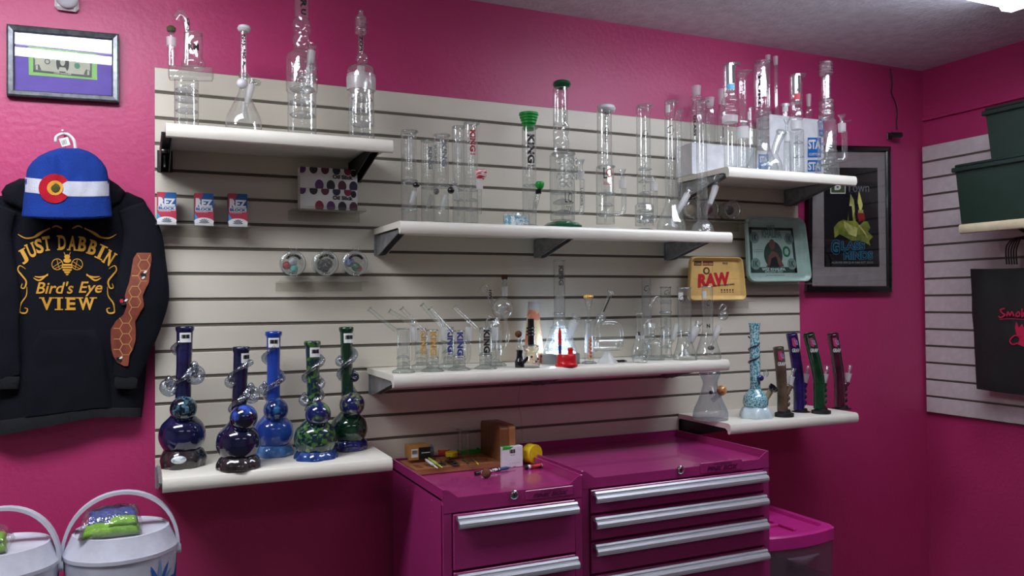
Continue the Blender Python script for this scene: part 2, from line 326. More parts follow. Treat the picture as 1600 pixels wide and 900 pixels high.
# ------------------------------------------------------------------ glass pipes
NOPRE = set()
class Pipe:
    def __init__(s, label, cx, Y, z, group='clear glass water pipes on the shelves', name='glass_water_pipe', cat='water pipe'):
        p = at(cx, 450, Y); s.cx = cx; s.Y = Y; s.z = z; s.X = p.x
        s.k = mpp((p.x, Y, z+.1)); s.e = thing(name, label, cat, (p.x, Y, z), group)
        d = Vector((CP.x-p.x, CP.y-Y, 0)).normalized(); s.fd = d; s.ang = math.atan2(d.y, d.x)
    def zz(s, y, cx=None): return s.z+.0004 if y is None else at(cx or s.cx, y, s.Y).z
    def P(s, x, y, dy=0):
        if y is None: q = at(x, 450, s.Y); return Vector((q.x, s.Y+dy, s.z+.0004))
        q = at(x, y, s.Y); return Vector((q.x, s.Y+dy, q.z))
    def lat(s, part, m, prof, cx=None, seg=24, dy=0, mod=None, par=None, cap1=False, cap0=True, sub=3):
        o = s.P(cx or s.cx, None, dy); pr = [((s.zz(y, cx)-o.z), r*s.k) for y, r in prof]
        if len(pr) == 2 and mod: pr = [(pr[0][0]+(pr[1][0]-pr[0][0])*i/20, pr[0][1]+(pr[1][1]-pr[0][1])*i/20) for i in range(21)]
        return mk(part, lathe(o, (0, 0, 1), pr, seg, mod, cap0=cap0, cap1=cap1), m, par or s.e, smooth=True, auto=50)
    def curve(s, part, m, prof, cx=None, seg=24, dy=0, mod=None, par=None, n=5, cap1=True, lean=0, z0=None):
        pr = smoothpts([(s.zz(y, cx), max(.05, r)*s.k) for y, r in prof], n); o = s.P(cx or s.cx, None, dy)
        V, Fc = lathe(o, (0, 0, 1), [(a-o.z, max(b, 1e-4)) for a, b in pr], seg, mod, cap1=cap1)
        return mk(part, (V, Fc), m, par or s.e, smooth=True, auto=60)
    def path(s, part, m, pts, par=None, seg=12, n=5, cap=False, flat=None):
        q = [tuple(s.P(p[0], p[1], p[3] if len(p) > 3 else 0))+(p[2]*s.k,) for p in pts]
        if len(q) > 2: q = smoothpts(q, n)
        return mk(part, sweep([a[:3] for a in q], [a[3] for a in q], seg, cap, flat), m, par or s.e, smooth=True, auto=60)
    def ring(s, part, m, y, R, r, cx=None, dy=0, par=None, sq=1):
        o = s.P(cx or s.cx, y, dy); return mk(part, torus(o, (0, 0, 1), (R-r)*s.k, r*s.k, 24, 8, sq), m, par or s.e, smooth=True)
    def ball(s, part, m, x, y, r, dy=0, par=None, sq=(1, 1, 1)):
        return mk(part, ball(s.P(x, y, dy), r*s.k, 24, 16, sq), m, par or s.e, smooth=True)
    def word(s, text, m, x, y0, y1, wd, R, cx=None, dy=0, part='printed_lettering', bold=.05, shear=0, updown=True, eps=.0008):
        # lettering wrapped round the tube; runs downwards when updown
        V, Fc = glyphs(text, bold, shear); c = s.P(cx or s.cx, None, dy); rr = R*s.k+eps
        th0 = math.asin(max(-.9, min(.9, (x-(cx or s.cx))/R))); za, zb = s.zz(y0, cx), s.zz(y1, cx); out = []
        for u, v in V:
            if updown: h, q = za+(zb-za)*u, (v-.5)
            else: h, q = zb+(za-zb)*v, (u-.5)
            a = s.ang + th0 + q*wd/R
            out.append((c.x+math.cos(a)*rr, c.y+math.sin(a)*rr, h))
        return mk(part, (out, Fc), m, s.e)
    def patch(s, m, x, y0, y1, wd, R, cx=None, dy=0, part='print_band', eps=.0006, n=8):
        c = s.P(cx or s.cx, None, dy); rr = R*s.k+eps; th0 = math.asin(max(-.9, min(.9, (x-(cx or s.cx))/R))); V, Fc = [], []
        for i in range(n+1):
            a = s.ang+th0+(i/n-.5)*wd/R
            for y in (y0, y1): V.append((c.x+math.cos(a)*rr, c.y+math.sin(a)*rr, s.zz(y, cx)))
            if i: Fc.append((2*i-2, 2*i, 2*i+1, 2*i-1))
        return mk(part, (V, Fc), m, s.e)
    # common bits
    def tube(s, y0, y1, r, lip=1.5, m=None, part='tube', cx=None, ybase=None):
        s.lat(part, m or M_clear, [(y0, r), (y1, r)], cx=cx)
        if lip: s.ring('mouth_rim', m or M_thick, y1, r+lip, lip, cx=cx)
    def foot(s, r, h=3, m=None, part='base', cx=None):
        o = s.P(cx or s.cx, None); k = s.k
        mk(part, lathe(o, (0, 0, 1), [(0, r*k), (h*.35*k, r*k), (h*.8*k, r*.8*k), (h*k, r*.55*k)], 28, cap1=True), m or M_thick, s.e, smooth=True, auto=50)
    def stem(s, xa, ya, xb, yb, r=3, bowl=True, jm=None, bm=None, dy=-.008, br=4.5):
        # slanted frosted joint from body (b) to bowl end (a)
        mx, my = xa+(xb-xa)*.35, ya+(yb-ya)*.35
        s.path('downstem', M_clear, [(mx, my, r*.7, dy), (xb, yb, r*.6, dy+.006)], n=1)
        s.path('joint', jm or M_frost, [(xa, ya, r*1.35, dy), (mx, my, r*1.2, dy), (mx+(xb-xa)*.3, my+(yb-ya)*.3, r*.9, dy)], n=2)
        if bowl:
            ux, uy = (xa-xb), (ya-yb); l = math.hypot(ux, uy); ux /= l; uy /= l
            s.path('bowl', bm or M_thick, [(xa, ya, r, dy), (xa+ux*3, ya+uy*3, r*.8, dy), (xa+ux*7, ya+uy*7, br*.9, dy), (xa+ux*10, ya+uy*10, br, dy)], n=3)
            s.path('handle', M_thick, [(xa+ux*4, ya+uy*4, .9, dy), (xa+ux*4+6, ya+uy*4, .9, dy)], n=1)
    def slide(s, x, y0, y1, y2, r=4, fl=4.5, cap=None, dy=-.006, bottom_to=None):
        # upright side arm: bowl top y0, frosted joint y1.. , arm bottom y2
        s.lat('bowl', M_thick, [(y1, r*.6), (y1-(y1-y0)*.5, r*.5), (y0, fl)], cx=x, dy=dy, cap0=False)
        s.lat('joint', M_frost, [(y1+13, r*1.05), (y1, r*1.15)], cx=x, dy=dy, cap0=False)
        if bottom_to: s.path('side_arm', M_clear, [(x, y1+12, r*.8, dy), (x, y2-6, r*.8, dy), (x+(bottom_to-x)*.4, y2, r*.75, dy), (bottom_to, y2, r*.7, 0)])
        else: s.lat('side_arm', M_clear, [(y2, r*.8), (y1+12, r*.85)], cx=x, dy=dy)
        if cap: s.lat('cap', cap, [(y0+2, fl*.9), (y0-4, fl)], cx=x, dy=dy, cap1=True)
    def percs(s, ya, yb, r, n=3, seed=0):
        rd = random.Random(seed+int(s.cx))
        s.lat('inner_tube', M_clear, [(yb+2, 1.8), (ya, 2.2)], seg=10)
        gs = []
        for i in range(n):
            y = ya+(yb-ya)*(i+.5)/n; o = s.P(s.cx, y)
            gs.append(lathe(o, (0, 0, 1), [(-r*.12*s.k, r*.9*s.k), (0, r*.95*s.k), (r*.22*s.k, r*.6*s.k), (r*.34*s.k, r*.25*s.k)], 20, mod=lambda a, t: 1+.07*math.cos(8*a)))
        mk('percolator', join(*gs), M_haze, s.e, smooth=True)
def barcode(pr, x, y, wd=12, h=10, R=12, cx=None):
    pr.patch(M_label, x, y-h/2, y+h/2, wd, R, cx=cx, part='price_sticker', eps=.0012)
    gs = []
    c = pr.P(cx or pr.cx, None); rr = R*pr.k+.0017; th0 = math.asin(max(-.9, min(.9, (x-(cx or pr.cx))/R)))
    for i in range(7):
        a = pr.ang+th0+((i+.5)/7-.5)*wd*.7/R; da = wd*.03*(1+(i*7 % 3)*.6)/R; z0, z1 = pr.zz(y+h*.1), pr.zz(y-h*.3)
        gs.append(([(c.x+math.cos(q)*rr, c.y+math.sin(q)*rr, z) for q in (a-da, a+da) for z in (z0, z1)], [(0, 2, 3, 1)]))
    mk('barcode', join(*gs), M_ink, pr.e)

C = (lambda *c: c)
INK = dict(black=M_ink, grey=mat('silver_print', (120, 128, 130), .4), red=mat('red_print', (186, 34, 52), .5), orange=mat('amber_print', (214, 160, 72), .5),
           blue=mat('blue_print', (36, 52, 140), .5), sky=mat('sky_print', (96, 178, 214), .5), white=mat('white_print', (235, 235, 235), .5), teal=mat('teal_print', (90, 170, 170), .5))
M_green = mat('green_silicone', (22, 158, 62), .35, c2=(18, 148, 56))
M_dkgreen = mat('dark_green_glass', (8, 84, 52), .12, coat=.6)
M_cork = mat('brown_cork', (110, 66, 36), .8, c2=(80, 46, 24), scale=300, bump=.4)
M_blackgl = mat('black_glass', (14, 14, 18), .12, coat=.6)
M_herb = mat('olive_dried_herb', (96, 92, 40), .9, c2=(60, 66, 26), scale=400, bump=1, bscale=500)

# ---- shelf A
p = Pipe('clear recycler pipe with bent mouthpiece and horizontal chamber, leftmost on top left shelf', 292, -.2, ZA)
p.foot(29, 4); p.lat('lower_chamber', M_clear, [(None, 18), (126, 18)]); p.percs(132, 182, 17, 3)
h0 = p.P(263, 114, -.0); h1 = p.P(333, 116, 0)
mk('cross_chamber', lathe(h0, h1-h0, [(0, 8*p.k), (2*p.k, 11.5*p.k), ((h1-h0).length-2*p.k, 11.5*p.k), ((h1-h0).length, 8*p.k)], 24, cap1=True), M_clear, p.e, smooth=True, auto=40)
p.curve('upper_chamber', M_clear, [(106, 17), (98, 18), (90, 14), (80, 13.5), (60, 14), (53, 12)], cx=303, cap1=False); p.ring('mouth_rim', M_thick, 53, 14, 1.5, cx=303)
p.path('mouthpiece', M_clear, [(291, 100, 5), (292, 70, 5), (292, 42, 5), (288, 26, 5.5), (281, 21, 6), (275, 29, 6.5)])
p.word('CIRQ', M_ink, 294, 30, 50, 5, 5.5, cx=292); p.word('KM', M_ink, 303, 72, 82, 16, 14, cx=303, updown=False)
p.slide(268, 48, 60, 104, 6.5, 8); p.lat('herb_cap', M_herb, [(50, 6), (45, 7), (42, 4)], cx=268, dy=-.006, cap1=True)
p = Pipe('clear beaker pipe with a white ring mouthpiece and a white marble on its neck', 381.5, -.2, ZA)
p.curve('beaker', M_clear, [(None, 27.5), (186, 26), (165, 17), (147, 8.5), (135, 6.5)], cap1=False); p.lat('neck', M_clear, [(135, 6), (50, 5.5)], cap0=False)
p.ring('collar', M_thick, 118, 10, 3); p.ring('mouthpiece', M_milk, 45, 10.5, 5, sq=1.1); p.ball('marble', M_milk, 377, 132, 8, -.012)
p.word('SILIKA', M_ink, 382, 55, 108, 5, 5.5); p.stem(392, 134, 382, 178, 4.5); p.path('bowl_handle', M_thick, [(392, 127, 2.5, -.01), (404, 131, 4, -.01), (396, 133, 2, -.01)])
p.lat('inner_bell', M_haze, [(188, 9), (172, 5), (160, 3)])
p = Pipe('tallest clear pipe with dimpled chamber, cut off by the top of the picture', 473, -.2, ZA)
p.foot(33, 5); p.curve('lower_chamber', M_clear, [(None, 22), (150, 22), (140, 24), (95, 24), (84, 20), (80, 13)], cap1=False)
p.curve('dimpled_tube', M_clear, [(80, 12), (74, 13), (64, 14), (54, 12.5), (44, 14.5), (34, 13), (30, 12)], mod=lambda a, t: 1+.08*math.sin(3*a+t*14), cap1=False)
p.tube(30, -60, 12); p.percs(110, 190, 20, 4)
for i, (x, y) in enumerate([(468, 102), (484, 110), (470, 118), (466, 132), (480, 134), (474, 146), (460, 108), (488, 126)]):
    o = p.P(x, y); d = (o-Vector((p.X, p.Y, o.z))); o = Vector((o.x, p.Y-math.sqrt(max(.0001, (24*p.k)**2-(o.x-p.X)**2)), o.z)); mk('dimple', torus(o, o-Vector((p.X, p.Y, o.z)), 5*p.k, 1.6*p.k, 16, 8), M_thick, p.e, smooth=True)
p.word('ER', M_ink, 476, -6, 16, 9, 12); p.word('U', M_ink, 476, 18, 27, 8, 12); p.stem(484, 84, 478, 140, 4.5, br=8, dy=-.03)
p = Pipe('clear pipe with ribbed mouthpiece, globe neck and frosted shoulder, right end of top left shelf', 566, -.2, ZA)
p.foot(26, 5); p.curve('lower_chamber', M_clear, [(None, 20), (150, 20), (142, 20), (138, 22), (112, 22), (104, 17), (101, 8)], cap1=False)
p.lat('frosted_band', M_frost, [(142, 22.3), (126, 22.6), (118, 22.3)], cap0=False); p.ball('globe', M_clear, 566, 92, 10); p.lat('neck', M_clear, [(84, 5), (52, 5)], cap0=False)
p.curve('mouthpiece', M_thick, [(55, 7), (52, 10), (48, 8.5), (45, 10), (41, 8.5), (38, 10), (34, 8.5), (31, 10), (27, 8), (25, 5), (17, 4.6)], n=3)
p.word('ZOB', M_ink, 566, 57, 82, 6, 5); p.percs(145, 205, 17, 3); p.lat('inner_joint', M_frost, [(122, 5), (104, 6)])

# ---- shelf B
g = 'clear glass water pipes on the shelves'
def straight(label, cx, Y, top, r, z=ZB, foot=16, lip=1.6, name='glass_water_pipe'):
    p = Pipe(label, cx, Y, z, g, name); p.foot(foot, 4); p.tube(None, top, r, lip); return p
p = straight('clear straight tube pipe with frosted band and black bowl, first on long upper shelf', 640, -.26, 206, 12)
p.patch(M_haze, 644, 219, 252, 13, 12, part='frosted_label'); p.ring('pinch', M_thick, 283, 13, 1.5); p.stem(647, 300, 638, 330, 3.5, bowl=False); p.ball('bowl', M_blackgl, 646, 291, 5.5, -.028, sq=(1, 1, .8)); p.ring('pinch', M_thick, 328, 13.5, 2)
p.path('handle', M_thick, [(632, 284, 1.5, -.02), (628, 288, 2, -.02), (632, 292, 1.5, -.02)])
p = straight('thin clear tube pipe with grey lettering standing just behind the black bowl twin', 669, -.16, 220, 10, foot=13)
p.word('KING', INK['grey'], 674, 231, 266, 7, 10); p.ball('bowl', M_blackgl, 677, 301, 5, -.03, sq=(.9, .9, 1)); p.stem(674, 306, 664, 332, 3.2, bowl=False); p.ring('pinch', M_thick, 294, 11, 1.5)
p = straight('clear tube pipe with big grey lettering and black bowl, third on long upper shelf', 690.5, -.26, 212, 12, foot=18)
p.word('KING', INK['grey'], 696, 224, 262, 9, 12); p.word('KING', INK['grey'], 682, 228, 258, 6, 12); p.ball('bowl', M_blackgl, 699, 299.5, 5.5, -.032); p.stem(697, 306, 686, 334, 3.5, bowl=False)
p.ring('pinch', M_thick, 292, 13, 1.5); p.ring('pinch', M_thick, 325, 13, 1.5)
p = straight('clear tube pipe with pale frosted label, half hidden left of the red lettered one', 717, -.17, 199, 9, foot=13)
p.patch(M_haze, 719, 213, 250, 9, 9, part='frosted_label'); p.percs(290, 335, 8, 3); p.stem(706, 292, 714, 325, 3, dy=-.02, br=3.5)
p = straight('clear tube pipe with red lettering and a red striped bowl', 737, -.25, 193, 11, foot=14)
M_redst = mat('red_striped_glass', (190, 50, 60), .2, c2=(240, 225, 225), scale=30, stretch=(1, 1, 12), lo=.49, hi=.51)
p.word('KING', INK['red'], 740.5, 205, 239, 9, 11); p.word('GLASS', INK['red'], 740.5, 241, 244, 9, 11, updown=False); p.percs(290, 336, 10, 3)
p.lat('joint', M_frost, [(298, 5), (282, 5.5)], cx=745, dy=-.03); p.lat('side_arm', M_clear, [(336, 3.5), (298, 4)], cx=745, dy=-.028); p.curve('bowl', M_redst, [(283, 4), (278, 8), (272, 9.5), (268, 8.5)], cx=747, dy=-.03, cap1=False)
# small blue packet
M_pack = mat('blue_patterned_wrapper', (92, 176, 196), .4, c2=(230, 238, 240), scale=90, lo=.45, hi=.52)
q0 = at(791, 347, -.255); q1 = at(826, 347, -.255)
t = thing('wrapped_packet', 'small cellophane packet with blue pattern beside the green stoppered pipe', 'packet', ((q0.x+q1.x)/2, -.24, ZB))
mk('card', box(q0.x, q1.x, -.257, -.235, ZB+.0005, ZB+.036, .003), M_pack, t); mk('wrapper', box(q0.x-.003, q1.x+.003, -.262, -.232, ZB+.0003, ZB+.048, .006), M_bag, t)
p = straight('clear tube pipe with black lettering plugged by a ribbed green silicone stopper', 828.5, -.26, 200, 11, foot=15)
p.curve('stopper', M_green, [(204, 8), (196, 9)]+[(195-i*2.1, 10.5+i*.62+(.8 if i % 2 else -.5)) for i in range(9)]+[(177, 15), (176.5, 12)], n=3)
p.word('KING', M_ink, 832, 212, 257, 12, 11); p.word('GLASS', M_ink, 832, 259, 262, 12, 11, updown=False)
p.curve('bowl', M_green, [(298, 3), (294, 6), (289, 7), (286, 5.5)], cx=838.5, dy=-.03); p.lat('grommet', M_blackgl, [(305, 4.5), (298, 5)], cx=836.5, dy=-.028, cap1=True)
p.path('downstem', M_thick, [(836, 305, 3, -.026), (833, 318, 4, -.02), (832, 335, 2.5, -.01)]); p.ring('pinch', M_thick, 290, 12, 1.5)
p = Pipe('tall clear pipe with dark green rim and dark green base disc on long upper shelf', 880, -.25, ZB)
p.foot(31, 10, M_dkgreen); p.lat('lower_chamber', M_clear, [(344, 19.5), (302, 19.5)]); p.lat('middle_chamber', M_clear, [(300, 20), (244, 19.5), (240, 12)])
p.ring('seam', M_thick, 301, 21, 1.4); p.ring('seam', M_thick, 241, 19.5, 1.8)
p.curve('dimpled_tube', M_clear, [(240, 11.5), (225, 12.5), (215, 11), (203, 13), (193, 11)], cx=878.5, mod=lambda a, t: 1+.09*math.sin(3*a+t*12), cap1=False)
p.lat('neck', M_clear, [(193, 11.5), (138, 11.5)], cx=878, cap0=False); p.ring('mouthpiece', M_dkgreen, 132.5, 14.5, 5, cx=878, sq=1.25)
for i in range(14):
    a = (i % 4)*9-13+(i//4 % 2)*4; y = 254+(i//4)*12; R = 19.5; o = p.P(880+a, y); o = Vector((o.x, p.Y-math.sqrt(max(.0001, (R*p.k)**2-(a*p.k)**2)), o.z)); mk('dimple', torus(o, o-Vector((p.X, p.Y, o.z)), 4.2*p.k, 1.2*p.k, 14, 8), M_thick, p.e, smooth=True)
p.word('LO', M_ink, 890, 303, 319, 13, 20, updown=False, bold=0); p.word('LOOKS', M_ink, 890, 324, 333, 15, 20, updown=False, bold=0); p.word('LOOKS', M_ink, 884, 168, 200, 6, 11.5, cx=878, bold=0); p.word('GLASS', M_ink, 874, 170, 190, 3, 11.5, cx=878, bold=0)
p.slide(908, 250, 268, 332, 5, 6.5, bottom_to=897); p.word('LOOKS', M_ink, 909, 295, 322, 4, 4.5, cx=908, dy=-.006, bold=0); p.percs(308, 342, 17, 2)
p = Pipe('clear pipe with white ring mouthpiece, script on its neck and a red and black logo', 947, -.25, ZB)
p.foot(22, 4, M_frost); p.lat('lower_chamber', M_clear, [(350, 14.5), (262, 14), (259, 11.5)]); p.ring('seam', M_thick, 303, 15, 1.2); p.ring('seam', M_thick, 261, 14.5, 1.5)
p.lat('neck', M_clear, [(259, 11.5), (174, 11.5)], cap0=False); p.ring('mouthpiece', M_milk, 170, 15, 5.5, sq=1.1)
p.word('Sum Glass', M_ink, 951, 178, 226, 7, 11.5, bold=0, shear=.3); p.word('L', M_ink, 948, 264, 281, 6, 14, updown=False, bold=0); p.word('O', INK['red'], 954, 265, 279, 10, 14, updown=False, bold=0); p.word('looks', INK['red'], 951, 284, 291, 12, 14, updown=False, bold=0)
p.percs(296, 345, 12, 3); p.slide(973, 265, 282, 334, 5, 6, bottom_to=960); p.path('bowl_handle', M_thick, [(973, 275, 1, -.006), (984, 276, 1.2, -.006)])
p = Pipe('clear straight pipe with swirled coils in a wider foot, left of the sticker beaker', 1008, -.25, ZB)
p.foot(16, 4); p.lat('lower_chamber', M_clear, [(353, 14.5), (322, 14.5), (318, 11)]); p.tube(318, 166, 11, 2); p.percs(255, 350, 11, 5)
for y in (330, 338, 346): p.ring('coil', M_thick, y, 13, 2.2)
p.slide(1022, 276, 286, 345, 5, 4.5, bottom_to=1014); p.word('Cy', M_ink, 1012, 206, 218, 10, 11, updown=False, bold=-.01, shear=.4)
p = Pipe('clear beaker pipe with white sticker at its rim and slanted frosted downstem', 1050, -.27, ZB)
p.curve('beaker', M_clear, [(None, 22.5), (350, 22), (336, 16), (322, 10), (312, 8.5)], cap1=False); p.tube(312, 159, 8.5, 1.8)
p.patch(M_label, 1047, 166, 178, 7, 8.5, part='price_sticker', eps=.001); p.word('Cy', M_ink, 1052, 198, 214, 14, 8.5, updown=False, bold=-.01, shear=.4); p.stem(1072, 304, 1046, 350, 4, br=6); p.lat('inner_cone', M_haze, [(356, 11), (340, 3)])
p = straight('slim clear tube pipe half hidden behind the sticker beaker', 1063, -.15, 173, 5.5, foot=9, lip=1)
p = Pipe('slim clear cylinder pipe with cone foot and frosted downstem, last on the long upper shelf', 1099, -.26, ZB)
p.curve('foot', M_thick, [(None, 19), (352, 15), (346, 8)], cap1=True); p.tube(346, 159, 8.2, 1.4); p.stem(1116, 292, 1102, 334, 4, br=6); p.path('clip', M_thick, [(1112, 282, 1, -.01), (1117, 274, 1.2, -.01), (1124, 278, 1, -.01)])
p.ring('pinch', M_thick, 286, 9.5, 1.5)

# ---- shelf E: boxes first
M_card = mat('white_cardboard', (232, 233, 238), .6); M_bluep = mat('blue_label_print', (20, 104, 186), .5)
def carton(label, px0, px1, ytop, Y0, Y1, z, group='white cartons on the upper right shelf'):
    a = at(px0, 230, Y0); b = at(px1, 230, Y0); zt = at(px0, ytop, Y0).z
    t = thing('carton', label, 'box', ((a.x+b.x)/2, (Y0+Y1)/2, z), group)
    mk('panel', box(a.x, b.x, Y0, Y1, z+.0005, zt, .001), M_card, t)
    mk('lid_flap', box(a.x+.002, b.x-.002, Y0-.0008, (Y0+Y1)/2, zt-.0004, zt+.0014), M_card, t)
    return t, a.x, b.x, zt
t, bx0, bx1, zt1 = carton('low white carton at the left end of the upper right shelf under two pipes', 1081, 1180, 223, -.13, -.03, ZE)
t, cx0, cx1, zt2 = carton('tall white carton with blue labels behind the glass on the upper right shelf', 1203, 1287, 179, -.10, -.022, ZE)
cf = plane_conf(-.1012); cf2 = plane_conf(-.1018)
for (x0, y0, x1, y1) in ((1262, 215, 1283, 246), (1262, 250, 1283, 268), (1279, 185, 1287, 213)):
    l = mk('blue_label', rect_px(x0, y0, x1, y1, cf), M_bluep, t)
    mk('lettering', text_px('STA', x0+.8, y0+3, x1-.8, min(y0+18, y1-2), cf2, bold=.04), INK['white'], l)
    if y1-y0 > 20: mk('small_lettering', text_px('CUSTOM', x0+2, y1-7, x1-2, y1-3, cf2), INK['white'], l)
t = thing('carton', 'small white carton with one blue label behind the tilted neck beaker', 'box', tuple(at(1193, 262, -.132).xy)+(ZE,), 'white cartons on the upper right shelf')
a = at(1183, 262, -.132); b = at(1203, 262, -.132); mk('panel', box(a.x, b.x, -.132, -.104, ZE+.0005, at(1190, 236, -.132).z, .001), M_card, t)
mk('blue_label', rect_px(1185, 241, 1201, 268, plane_conf(-.1328)), M_bluep, t); mk('lettering', text_px('STA', 1187, 244, 1199, 254, plane_conf(-.1334), bold=.04), INK['white'], t)

p = Pipe('clear pipe with frosted top joint and black stripe lettering standing on the low white carton', 1092, -.08, zt1+.0018)
p.foot(12, 2); p.curve('body', M_clear, [(None, 10.5), (182, 10.5), (178, 7), (170, 10), (160, 6), (154, 10), (150, 7)], cap1=False); p.lat('top_joint', M_frost, [(150, 6), (135, 7.5)], cap0=False); p.word('GLASS', M_ink, 1089, 182, 215, 4, 10.5)
p = Pipe('short clear ash catcher with frosted top on the low white carton', 1113, -.08, zt1+.0018, name='glass_ash_catcher', cat='ash catcher')
p.curve('body', M_clear, [(None, 7.5), (178, 8), (170, 7), (166, 5)], cap1=False); p.lat('top_joint', M_frost, [(168, 5), (153, 7)], cap0=False)
p = Pipe('clear pipe with frosted neck partly hidden behind the silver banded pipe', 1132, -.07, zt1+.0018)
p.foot(10, 2); p.curve('body', M_clear, [(None, 8), (180, 8), (166, 5), (162, 5)], cap1=False); p.lat('top_joint', M_frost, [(162, 5), (140, 6)], cap0=False); p.word('GLASS', M_ink, 1133, 186, 217, 2, 8)
M_silver = mat('silver_decal', (190, 192, 196), .2, metal=.8)
p = Pipe('clear pipe with silver and black decal and a pale blue square on its neck', 1144, -.27, ZE)
p.foot(14, 3); p.lat('lower_tube', M_clear, [(None, 10), (192, 10)]); p.lat('joint', M_frost, [(192, 12), (182, 12.5)]); p.curve('bubble_section', M_clear, [(182, 9), (176, 13), (168, 9), (160, 13), (152, 10), (144, 10)], cap1=False); p.tube(144, 101, 10, 2.5)
p.patch(M_silver, 1143, 104, 140, 8, 10); p.patch(M_ink, 1150, 105, 133, 4, 10); p.patch(INK['sky'], 1146, 134, 143, 11, 10, eps=.0009)
p = Pipe('slim clear pipe with funnel mouth beside the pale blue decal pipe', 1164, -.285, ZE)
p.foot(10, 3); p.lat('lower_tube', M_clear, [(None, 8), (217, 8)]); p.lat('joint', M_frost, [(217, 9), (199, 9.5)]); p.curve('neck', M_clear, [(199, 8), (190, 5), (185, 6), (128, 6), (120, 8), (112, 10)], cap1=False); p.ring('mouth_rim', M_thick, 112, 11, 1.2); p.ball('bead', M_thick, 1164, 192, 5)
p = Pipe('small clear piece with sticker standing behind the funnel mouth pipe', 1174.5, -.13, ZE)
p.lat('body', M_clear, [(None, 7), (200, 7), (192, 4.5), (170, 4.5)]); p.ring('mouth_rim', M_thick, 169, 6.5, 1.2); p.patch(M_label, 1174, 176, 188, 4, 4.5, part='price_sticker')
p = Pipe('widest clear tube pipe with black lettering and flared beaker foot on the upper right shelf', 1193.5, -.20, ZE)
p.curve('beaker', M_clear, [(None, 25), (260, 24), (240, 15), (226, 11.5)], cap1=False); p.tube(226, 97, 11.7, 1.2); p.word('PURE', M_ink, 1191, 122, 172, 4, 11.7); p.percs(180, 222, 9, 3); p.ring('pinch', M_thick, 177, 12, 2)
p = Pipe('small clear beaker whose short neck leans right, in front of the cartons', 1209, -.29, ZE)
p.curve('beaker', M_clear, [(None, 16), (256, 15), (244, 10), (236, 6)], cap1=False); p.path('neck', M_clear, [(1210, 238, 6), (1214, 224, 6), (1221, 208, 7)], n=4); a = p.P(1214, 224); b = p.P(1221, 207); mk('mouth_rim', torus(b, b-a, 7*p.k, 1.6*p.k), M_thick, p.e, smooth=True)
for x, y0, lab in ((1205, 87, 'left'), (1217, 89, 'right')):
    p = Pipe('long clear downstem with frosted tip standing on the tall carton, %s one of two' % lab, x, -.06, zt2+.0018, 'clear downstems on the tall carton', 'glass_downstem', 'downstem')
    p.lat('flask', M_clear, [(None, 6), (172, 4), (167, 3.6)]); p.lat('stem', M_clear, [(167, 3.6), (y0+13, 3.6)], cap0=False); p.lat('tip', M_frost, [(y0+13, 3), (y0, 4)], cap0=False)
p = Pipe('tiny jar with cream label on top of the tall carton', 1231, -.06, zt2+.0018, None, 'glass_jar', 'jar'); p.lat('jar', M_clear, [(None, 6), (164, 6)]); p.lat('lid', M_milk, [(167, 6.5), (163, 6.5)], cap1=True); p.patch(M_label, 1231, 168, 176, 9, 6.2, part='paper_label')
p = Pipe('clear pipe with silver, black and red decal on its neck', 1248, -.27, ZE)
p.foot(14, 3); p.lat('lower_tube', M_clear, [(None, 11), (204, 11)]); p.lat('joint', M_frost, [(203, 8), (190, 9)]); p.curve('bulge', M_clear, [(190, 6), (186, 10.5), (177, 10), (172, 8.5), (162, 9.5)], cap1=False); p.tube(162, 118, 9.8, 1.6)
p.patch(M_silver, 1246, 121, 150, 7, 9.8); p.patch(M_ink, 1253, 121, 148, 3.5, 9.8); p.patch(INK['red'], 1250, 149, 158, 9, 9.8, eps=.0009); p.percs(212, 256, 8, 2)
p = Pipe('slim clear slide with small funnel standing between the leaning beaker and red decal pipe', 1233, -.29, ZE, None, 'glass_slide', 'slide bowl')
p.lat('stem', M_clear, [(None, 6), (230, 5), (220, 4.5)]); p.lat('joint', M_frost, [(222, 4.5), (208, 4)]); p.curve('funnel', M_thick, [(208, 2), (196, 1.8), (192, 3), (186, 5)], cap1=False)
p = Pipe('small clear ash catcher with frosted stem behind the red decal pipe', 1268, -.06, zt2+.0018, None, 'glass_ash_catcher', 'ash catcher'); p.curve('body', M_clear, [(None, 5), (175, 7), (171, 6), (167, 3)], cap1=False); p.lat('top_joint', M_frost, [(167, 3), (148, 4)]); 
p = Pipe('clear pipe with ribbed square mouthpiece and stepped neck, right end of upper right shelf', 1295.5, -.26, ZE)
p.lat('base', M_thick, [(None, 18), (258, 18)], cap1=True); p.lat('lower_chamber', M_clear, [(258, 14), (190, 14), (187, 11)]); p.curve('stepped_neck', M_thick, [(187, 11), (180, 12), (175, 10.5), (170, 11.5), (164, 10.5), (158, 11), (156, 8)], n=3); p.lat('neck', M_clear, [(157, 7.5), (119, 7.5)], cap0=False)
p.curve('mouthpiece', M_thick, [(120, 8), (117, 11)]+[(115-i*2.2, 11 if i % 2 else 10) for i in range(7)]+[(98, 10), (97, 8)], n=3); p.percs(205, 255, 13, 4); p.patch(M_silver, 1298, 122, 154, 3, 7.5)
p.slide(1317.5, 180, 194, 250, 5.5, 6.5, bottom_to=1306); p.path('bowl_handle', M_thick, [(1317, 190, 1, -.006), (1328, 189, 1.2, -.006)])

